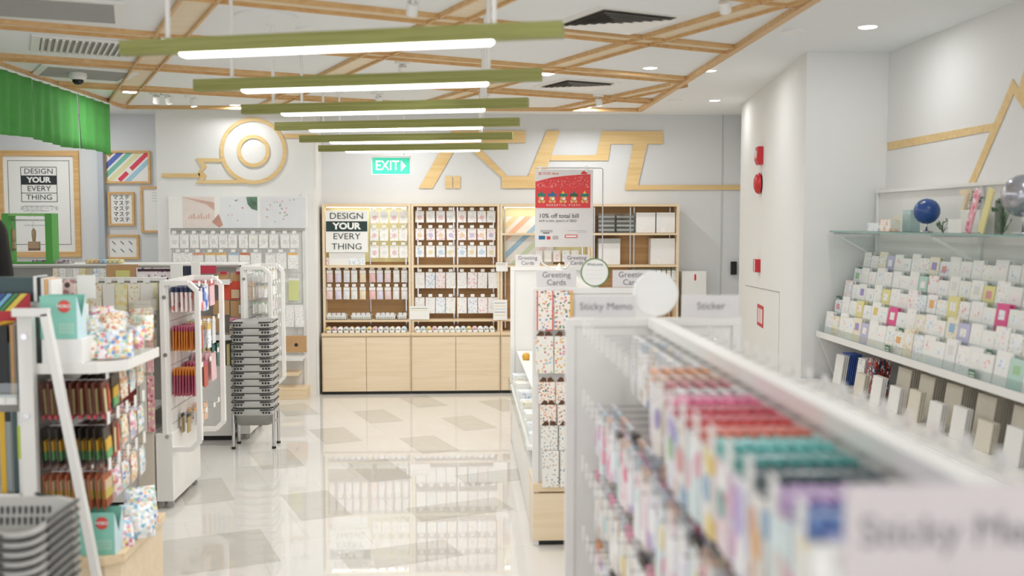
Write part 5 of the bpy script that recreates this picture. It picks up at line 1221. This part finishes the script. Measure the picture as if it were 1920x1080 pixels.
g.text('OCBC Bank', (q[0], -.0005, q[1]), 6 * s_, X, Z, PR, 'LEFT'); q = Q(1012, 326); g.disc((q[0], -.0008, q[1]), 2.6 * s_, .0008, PR, 'y', 14); g.disc((q[0], -.0014, q[1]), 1.2 * s_, .0006, PAPER, 'y', 12)
q = Q(1056, 385); g.text('あらゆるギフトも、クリスマス', (q[0], -.0014, q[1]), 4.6 * s_, X, Z, PAPER)
for (u0, v0, u1, v1, m_) in ((1010, 442, 1022, 449, GB_), (1025, 443, 1032, 449, PR), (1036, 442, 1047, 449, GREYP), (1059, 440, 1083, 446, PR), (1060.5, 441.5, 1081.5, 444.5, PAPER), (1013, 431, 1036, 436, GREYP), (1018, 436, 1030, 438, DG), (1065, 432, 1100, 432.8, GREYP), (1083, 435, 1100, 435.7, GREYP)):
    p0, p1 = Q(u0, v1), Q(u1, v0); dz = .0004 if m_ is PAPER else 0; g.box(p0[0], p1[0], -.001 - dz, 0 - dz, p0[1], p1[1], m_)
g.obj('lettering', t)
# white duck like spout ornament on the greeting gondola
t = thing('tabletop_ornament', 'small white curved wire ornament between the two far card signs', 'ornament', (.70, 7.3, GZ + .004))
MB().tube([(-.14, 0, .10), (-.13, 0, .05), (-.08, 0, .015), (0, 0, .004), (.05, 0, .01), (.08, 0, .05)], .006, WHITE2, 8).obj('curl', t); MB().lathe([(.03, -.004), (.03, 0), (.001, .05)], (0, 0, .0), WHITE2, 12).obj('base', t)

# ---------------------------------------------------------------- first gondola: sticky memo, close and out of focus
FX0, FX1, FY0, FY1 = .37, 1.02, 1.02, 3.63
t = aisle_gondola(FX0, FX1, FY0, FY1, 'white sticky memo gondola in right foreground, out of focus', False); W = (FX1 - FX0) / 2; D = FY1 - FY0
MB().box(-W + .02, W - .02, .031, D - .031, .02, .30, WHITE).obj('base_box', t)
MB().box(-W + .036, W - .036, .008, .02, .3, GZ - .031, mat('near_panel', 'D3CBCA', .45)).obj('end_panel', t)
for s_ in (-1, 1):
    MB().box(min(s_ * .012, s_ * .03), max(s_ * .012, s_ * .03), .04, D - .04, GZ - .075, GZ - .07, WHITE2).obj('hook_rail', t)
sign('Sticky Memo', .407, .627, 1.403, 1.484, 3.60, 'white Sticky Memo sign at far end of the foreground gondola', .0375)
sign('Sticker', .797, 1.01, 1.403, 1.484, 3.60, 'white Sticker sign at far end of the foreground gondola', .0375)
sign('Sticky Memo', .395, .665, 1.375, 1.478, 1.00, 'large blurred Sticky Memo sign in near bottom right corner', .046, pm=mat('sign_white_shaded', 'CFC6C5', .5))  # near plate darkened, its shading is put into the colour
def pal(cols): return [mat('p_' + c, c, .45, var=.12) for c in cols]
NEAR = [(c, n) for c, n in (('8E9BD8', 'periwinkle blue'), ('5F86C9', 'blue'), ('C9A8D8', 'lavender'), ('2F4A52', 'dark slate'), ('3E9C97', 'teal'), ('6FCBC6', 'turquoise'), ('E86A50', 'orange red'), ('D8303E', 'red'), ('CF3A55', 'crimson'), ('EE6FA0', 'hot pink'), ('F3A9C2', 'pink'), ('F0B98A', 'apricot'))]
MID = [(c, n) for c, n in (('E8C8B8', 'salmon'), ('F0A878', 'orange'), ('B08A92', 'mauve brown'), ('EDE3C8', 'cream'), ('E8E4E4', 'pale grey'), ('C9737A', 'dusty red'))]
FAR = [(c, n) for c, n in (('F2F1EF', 'white'), ('DFE1E6', 'cool grey'), ('EEE6D8', 'ivory'), ('C9D6E0', 'pale blue grey'), ('F3F2F2', 'bright white'))]
FACES = [pr('face%d' % i, bg, cs, sc, .45, .35) for i, (bg, cs, sc) in enumerate([('F6E4EA', ['F2A7C0', 'F7D9E2', 'FFFFFF', 'E86F98'], 14), ('F3F1EA', ['F3D98A', 'FFFFFF', 'BFE3E8'], 12), ('E2F1F3', ['8FD3DC', 'F7E9C0', 'FFFFFF', 'F3B8C8'], 12), ('F1EDEA', ['E9E1D8', 'D9A888', 'A8C0D8', 'FFFFFF'], 16), ('ECE8F4', ['B8A8E0', 'FFFFFF', 'E0A8D0'], 12), ('F4F2EE', ['FFFFFF', 'E4DCC8', 'C8D0D8'], 18)])]
def block_mesh(w_, h_, th, face, top_, pic=None):
    key = ('blk', w_, h_, th, face.name, top_.name, pic.name if pic else '')
    if key not in MC:
        m = MB().box(-w_ / 2, w_ / 2, -th / 2, th / 2, -h_, -.03, face); m.box(-w_ / 2, w_ / 2, -th / 2 - .0004, th / 2 + .0004, -.03, 0, top_)
        if pic: m.lathe([(.0005, 0), (w_ * .33, 0)], (0, -th / 2 - .001, -h_ * .55), pic, 18, 'y', False)
        MC[key] = m.mesh('pack')
    return MC[key]
random.seed(21)
xs0 = .695
for c in range(21):
    y = 1.20 + c * .112
    zone = NEAR if y < 2.25 else MID if y < 2.75 else FAR
    hook((xs0 - .01, y, 1.352), .262, -PI / 2, 'wire hook with white tag %s from near end, top left of memo gondola' % ORD[c], 'top left hooks of the sticky memo gondola')
    col, nm = zone[c % len(zone)] if zone is not NEAR else NEAR[c % len(NEAR)]
    tp = mat('p_' + col, col, .45, var=.12); n = 8 if y < 2.3 else 5 if y < 2.75 else 2
    for k in range(n):
        fc = FACES[(c + (k == 0)) % 5] if y < 2.4 else FACES[3 + (c % 3)]
        if zone is FAR: fc = [FACES[3], FACES[5], tp][c % 3]
        me = block_mesh(.088, .205, .017, fc, tp, PIC[(c * 3) % 8] if k == n - 1 and c % 3 != 1 else None)
        hang('memo_pack', me, xs0 - .045 - k * (.0255 if n > 6 else .034 if n > 4 else .05), y, 1.352, -PI / 2, '%s memo pack %s from spine, top left hook %s from near end' % (nm, ORD[k], ORD[c]), 'memo pack', 'memo packs on the top left hooks')
for r, z in enumerate((1.105, .865, .62)):
    for c in range(21):
        y = 1.20 + c * .112 + .03 * (r % 2)
        hook((xs0 - .01, y, z), .262, -PI / 2, 'wire hook %s from near end, left row %s of memo gondola' % (ORD[c], ['two', 'three', 'four'][r]), 'lower left hooks of the sticky memo gondola')
        pl_ = (MID[:2] + FAR + MID[3:5] + FAR[:3] + NEAR[9:11] + NEAR[5:6]); col, nm = pl_[(c * 5 + r * 3) % len(pl_)]; tp = mat('p_' + col, col, .45, var=.12)
        if (c * 7 + r) % 9 == 4: tp2 = mat('dark_plaid', '4E4A44', .5, var=.2); nm = 'dark plaid'; tp = tp2
        for k in range(2):
            me = block_mesh([.088, .07, .095][(c + r) % 3], [.2, .17, .215][(c * 2 + r) % 3], .014, FACES[(c * 2 + r) % 6], tp)
            hang('memo_pack', me, xs0 - .17 - k * .05, y, z, -PI / 2, '%s memo pack, %s, on hook %s from near end, left row %s' % (nm, ['inner one', 'outer one'][k], ORD[c], ['two', 'three', 'four'][r]), 'memo pack', 'memo packs on lower left hooks')
for c in range(21):
    y = 1.20 + c * .112
    hook((xs0 + .01, y, 1.352), .150, PI / 2, 'short wire hook with white tag %s from near end, right of memo gondola' % ORD[c], 'right hooks of the sticky memo gondola')
    for k in range(2):
        tp = mat('p_' + (FAR + MID)[c % 7][0], (FAR + MID)[c % 7][0], .45, var=.12)
        hang('sticker_pack', block_mesh(.085, .16, .012, FACES[c % 6], tp), xs0 + .06 + k * .06, y, 1.352, PI / 2, '%s sticker pack, %s, on right side hook %s from near end' % ((FAR + MID)[c % 7][1], ['inner', 'outer'][k], ORD[c]), 'sticker pack', 'sticker packs on the right side hooks')

# ---------------------------------------------------------------- card wall on the right
RY0, RY1 = 2.6, 6.56
t = thing('wall_display', 'white wall shelving with stepped clear card racks along the right wall', 'wall shelving', (2.83, RY0, 0)); D = RY1 - RY0
MB().box(-.06, -.002, 0, D, .30, 1.96, WHITE).obj('backing_panel', t)
for y in (0.01, 1.3, 2.6, D - .02): MB().box(-.075, -.061, y, y + .02, .3, 1.965, WHITE2).obj('upright', t)
MB().box(-.08, -.061, 0, D, 1.945, 1.965, WHITE2).obj('top_rail', t)
MB().box(-.46, -.061, 0, D, .992, 1.012, WHITE).obj('card_shelf', t); MB().box(-.466, -.4601, 0, D, .985, 1.025, WHITE2).obj('front_edge', t)
MB().prism([(-.455, .99), (-.061, .99), (-.061, .62), (-.30, .62)], (0, D, 0), X, Z, .015, WHITE).obj('end_bracket', t)
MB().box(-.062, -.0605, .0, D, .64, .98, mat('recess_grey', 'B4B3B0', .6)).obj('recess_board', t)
MB().box(-.60, -.061, 0, D, .675, .70, WHITE).obj('lower_shelf', t, bev=.002)
MB().box(-.62, -.061, 0.0, D, .08, .674, WHITE).obj('base_box', t); MB().box(-.58, -.061, 0.02, D, 0, .079, BLACK).obj('plinth', t)
for k in range(5):
    x0_, z0_ = -.45 + .062 * k, 1.013 + .098 * k
    m = MB().box(x0_, x0_ + .003, .01, D - .01, z0_, z0_ + .055, ACRYL); m.box(x0_, x0_ + .062, .01, D - .01, z0_ - (0 if k == 0 else .003), z0_ + (.003 if k == 0 else 0), ACRYL)
    if k < 4: m.box(x0_ + .0585, x0_ + .0615, .01, D - .01, z0_ + .003, z0_ + .095, ACRYL)
    m.obj('clear_tier', t)
# cards
CP = [(SHEETS[0], 'pastel printed'), (PAPER, 'plain white'), (mat('card_lilac', 'C6C4E0', .5), 'lilac'), (mat('card_yellow2', 'EDE3A0', .5), 'pale yellow'), (SHEETS[2], 'pink printed'), (mat('card_black', '3A3B3E', .5), 'black'), (SHEETS[3], 'blue printed'), (CARDY[1], 'cream printed'),
      (mat('card_red', 'DE5A62', .5, var=.2), 'red'), (mat('card_mint', 'BFDDD2', .5), 'mint'), (SHEETS[1], 'multicolour printed'), (WHITE2, 'soft white'), (mat('card_hotpink', 'E85A94', .5), 'hot pink'), (mat('card_navy', '5866A0', .5), 'navy blue'), (SHEETS[4], 'fine printed')]
seq = [0, 1, 14, 7, 11, 1, 10, 0, 4, 1, 11, 6, 7, 1, 14, 2, 11, 0, 1, 9, 3, 1, 4, 14, 0, 8, 1, 10, 11, 5, 7, 1, 12, 6, 0, 13, 1, 3]
KN = ['lowest', 'second', 'middle', 'fourth', 'top']
random.seed(31)
nn_ = 0
for k in range(5):
    x = 2.83 - .45 + .062 * k + .024; z = 1.0165 + .098 * k
    for i in range(25):
        y = 6.46 - i * .118; m_, cn = CP[seq[(i * 3 + k * 11) % len(seq)]]
        if cn in ('black', 'red', 'hot pink', 'navy blue') and (i + k) % 2: m_, cn = CP[1]
        h_ = [.145, .125, .155, .135][(i + k) % 4]; w_ = [.115, .106, .117][(i * 2 + k) % 3]
        key = ('gc', w_, h_, m_.name)
        if key not in MC:
            mm = MB().box(-.0035, .0035, -w_ / 2, w_ / 2, 0, h_, m_); mm.box(-.0042, -.0036, -w_ * .25, w_ * .25, h_ * .5, h_ * .8, [SHEETS[1], SHEETS[0], SHEETS[2], SHEETS[3], PIC[(nn_) % 8]][nn_ % 5]); MC[key] = mm.mesh('card'); nn_ += 1
        for s_ in range(2):
            inst('greeting_card', MC[key], (x + s_ * .012, y + random.uniform(-.004, .004) - .006 * s_, z), (0, .12 + random.uniform(0, .05), 0), '%s card %s, %s from the far end on the %s clear tier' % (cn, 'in front' if s_ == 0 else 'behind', ORD[i], KN[k]), 'greeting card', 'greeting cards on the right wall')
DGN = mat('tag_green', '4F7A62', .5)
for i, (u, v, k) in enumerate([(1614, 504, 4), (1742, 520, 4), (1718, 554, 3), (1593, 534, 3), (1885, 578, 2), (1572, 568, 2), (1690, 592, 1), (1856, 620, 1), (1665, 627, 0), (1824, 667, 0)]):
    x = 2.83 - .45 + .062 * k - .004; r_ = ray(u, v); kk = x / r_.x; y = r_.y * kk; z = 1.02 + .098 * k
    t = thing('price_tag', 'dark green price tag on %s card tier, %s from far end' % (KN[k], ['nearer' if u > 1700 else 'farther'][0]) if 0 else '%s green price tag clipped on the %s card tier' % ('nearer' if i in (1, 2, 4, 7, 9) else 'farther', KN[k]), 'price tag', (x, y, z), 0, 'green price tags')
    MB().box(-.003, 0, -.03, .03, 0, .042, DGN).obj('plate', t)
    g = MB(); 
    for q in range(2): g.box(-.0036, -.003, -.024, .022, .01 + .014 * q, .015 + .014 * q, WHITE2)
    g.obj('print', t)
# books and envelopes on the lower shelf
SB = mat('blue_book', '4A6AB8', .5, var=.1); RS = pr('red_stripe_book', 'F0EEEA', ['B5433E', '2E4A66', 'F4F2EE', 'B5433E'], 60, .7); ENV = mat('envelope_cream', 'DDD6C6', .7, var=.03); ENW = mat('envelope_white', 'F0EEEA', .6)
def upright(n, y0, dy, x, dx, w_, h_, m_, nm, labf, cat, group):
    key = ('up', w_, h_, m_.name)
    if key not in MC: MC[key] = MB().box(0, dy_t if False else .008, -w_ / 2, w_ / 2, 0, h_, m_).mesh('sheet')
    for i in range(n): inst(nm, MC[key], (x + i * dx, y0 + i * dy, .7012), (0, .14, 0), labf(i), cat, group)
upright(6, 6.33, 0, 2.46, .014, .13, .20, SB, 'notebook', lambda i: 'blue printed notebook %s from the aisle in leaning pile below cards' % ORD[i], 'notebook', 'blue notebooks')
upright(3, 6.33, 0, 2.42, .013, .13, .19, ENW, 'notebook', lambda i: 'white notebook %s in front of the blue notebooks' % ORD[i], 'notebook', 'white notebooks')
upright(6, 6.08, 0, 2.46, .014, .11, .20, SHEETS[1], 'notebook', lambda i: 'green and red edged notebook %s from the aisle, middle pile' % ORD[i], 'notebook', 'edged notebooks')
upright(8, 5.93, 0, 2.46, .013, .12, .215, RS, 'notebook', lambda i: 'red and navy striped notebook %s from the aisle' % ORD[i], 'notebook', 'striped notebooks')
for j, y in enumerate((5.56, 5.28, 4.98, 4.66, 4.34, 4.0)):
    upright(8, y, 0, 2.50, .013, .17, .215, ENV, 'envelope_pack', lambda i, j=j: 'cream envelope pack %s from the aisle in bundle %s from far end' % (ORD[i], ORD[j]), 'envelope pack', 'cream envelopes')
for j in range(9):
    y = 5.85 - j * .24
    upright(3, y, 0, 2.37, .012, .13, .14 + .02 * (j % 2), ENW if j % 3 else ENV, 'envelope_pack', lambda i, j=j: 'short white envelope pack %s from aisle, front bundle %s from far end' % (ORD[i], ORD[j]), 'envelope pack', 'short front envelopes')
# glass shelf and things on it
t = thing('glass_shelf', 'long clear glass shelf on slanted brackets above the card racks', 'shelf', (2.83, RY0, 1.690)); D = RY1 - RY0
MB().box(-.385, -.0805, 0, D, -.005, .005, clear('shelf_glass', 'CFE4E0', .80)).obj('glass_pane', t)
MB().box(-.388, -.3855, 0, D, -.005, .005, mat('glass_edge', '8FB5AE', .2)).obj('front_edge', t)
for y in (D - .03, 2.55, 1.28):
    m = MB().bar((-.06, y, -.012), (-.37, y, -.012), .012, .012, CHROME); m.bar((-.36, y, -.018), (-.085, y, -.17), .016, .012, WHITE2); m.obj('bracket', t)
GZS = 1.6955
def onshelf(u, x=2.60):
    r_ = ray(u, 430); k_ = x / r_.x; return r_.y * k_
y = onshelf(1737); t = thing('globe', 'small dark blue globe with gold map lines on the glass shelf', 'globe', (2.60, y, GZS))
MB().lathe([(.001, 0), (.035, 0), (.035, .006), (.008, .012), (.006, .045)], (0, 0, 0), CHROME, 20).obj('stand', t); m = MB().ball((0, 0, .117), .072, pr('globe_blue', '2B4F8E', ['3A5F9E', '2A4784', '5E7FB4', 'C9A35A'], 16, .18, .25), 24); m.obj('sphere', t)
y = onshelf(1918); t = thing('globe', 'large silver globe cut by the right edge, on the glass shelf', 'globe', (2.60, y, GZS))
MB().lathe([(.001, 0), (.05, 0), (.05, .006), (.008, .012), (.006, .09)], (0, 0, 0), CHROME, 20).obj('stand', t); MB().ball((0, 0, .178), .100, mat('silver_globe', 'BDBEC6', .2, .75, var=.12), 24).obj('sphere', t)
def shelfbox(u0, u1, h_, m_, lab, x=2.58, nm='storage_box', cat='box', d=.06, bev=.002):
    y0_, y1_ = onshelf(u1, x), onshelf(u0, x); return tag(MB().box(-d / 2, d / 2, -(y1_ - y0_) / 2, (y1_ - y0_) / 2, 0, h_, m_).obj(nm, loc=(x, (y0_ + y1_) / 2, GZS), bev=bev), lab, cat)
shelfbox(1635, 1656, .05, SHEETS[3], 'small white box with teal print at left end of glass shelf'); shelfbox(1657, 1678, .072, pr('pink_stripe_box', 'F5F0EC', ['EBB9A5', 'F3E4D0'], 30, .5), 'small cream and pink striped box on the glass shelf')
shelfbox(1682, 1700, .10, ACRYL, 'clear acrylic block between striped box and globe'); shelfbox(1701, 1716, .13, mat('sea_glass', 'B9CFCE', .3), 'pale sea green card box left of the blue globe', x=2.66)
shelfbox(1779, 1803, .07, PAPER, 'white card with small blue mark under the wooden bracket', x=2.54, d=.012); shelfbox(1800, 1838, .12, CARDY[2], 'pale cream board behind the leaning pink card', x=2.66, d=.01)
for i, (u, m_, lab, w_) in enumerate([(1820, pr('pink_card', 'EFA9B8', ['F5D9DE', 'E0788E', 'F8EDEE'], 30, .4), 'pink patterned long card leaning on the glass shelf', .05), (1845, mat('yellow_card', 'EFE3A2', .5), 'yellow long card leaning beside the pink one', .05)]):
    y = onshelf(u, 2.56); o = tag(MB().box(-.004, .004, -w_ / 2, w_ / 2, 0, .23, m_).obj('leaning_card', loc=(2.56, y + .03, GZS + .006)), lab, 'card'); o.rotation_euler.x = .42
y = onshelf(1812, 2.68)
m = MB(); q = [(-.05, .23), (.05, .23), (.05, .21), (.0, .12), (.0, .06), (-.03, .06), (-.03, .13), (.015, .20), (-.05, .20)]
m.prism([(a_ * .9, b_) for a_, b_ in q] , (2.68, y, GZS), NY, Z, .02, OAK); m.box(2.668, 2.692, y - .03, y + .04, GZS, GZS + .061, WHITE2)
o = tag(m.obj('wooden_bracket'), 'curved pale wooden bracket standing among leaves on glass shelf', 'ornament')
LEAFM = mat('ivy_green', '5E7F5A', .5, var=.2)
def plant(u, x, h_, n, lab):
    y = onshelf(u, x); t = thing('ivy_sprig', lab, 'plant', (x, y, GZS)); s_ = MB(); l_ = MB()
    for k in range(n):
        a_ = random.uniform(0, 2 * PI); r_ = random.uniform(.01, .055); z_ = random.uniform(.02, h_)
        p = Vector((r_ * math.cos(a_) * .6, r_ * math.sin(a_), z_)); s_.tube([(0, 0, 0.0), p * .5 + Vector((0, 0, z_ * .1)), p], .0015, LEAFM, 4)
        d1 = Vector((random.uniform(-1, 1), random.uniform(-1, 1), random.uniform(-.5, .8))).normalized(); d2 = d1.orthogonal().normalized(); L_ = .018 + .012 * random.random()
        l_.quad([p, p + d1 * L_ * .5 + d2 * L_ * .5, p + d1 * L_ * 1.3, p + d1 * L_ * .5 - d2 * L_ * .5], LEAFM)
    s_.obj('stem', t); l_.obj('leaves', t)
random.seed(4)
plant(1768, 2.62, .06, 14, 'small ivy sprig right of the blue globe'); plant(1822, 2.72, .22, 34, 'leafy green ivy climbing around the wooden bracket'); plant(1880, 2.66, .16, 26, 'trailing ivy left of the silver globe stand')
y = onshelf(1858, 2.66); tag(MB().box(-.006, .006, -.03, .03, 0, .16, mat('photo_grey', '8C9488', .5, var=.2)).obj('photo_card', loc=(2.70, y, GZS)), 'grey photo card behind the yellow leaning card', 'card')
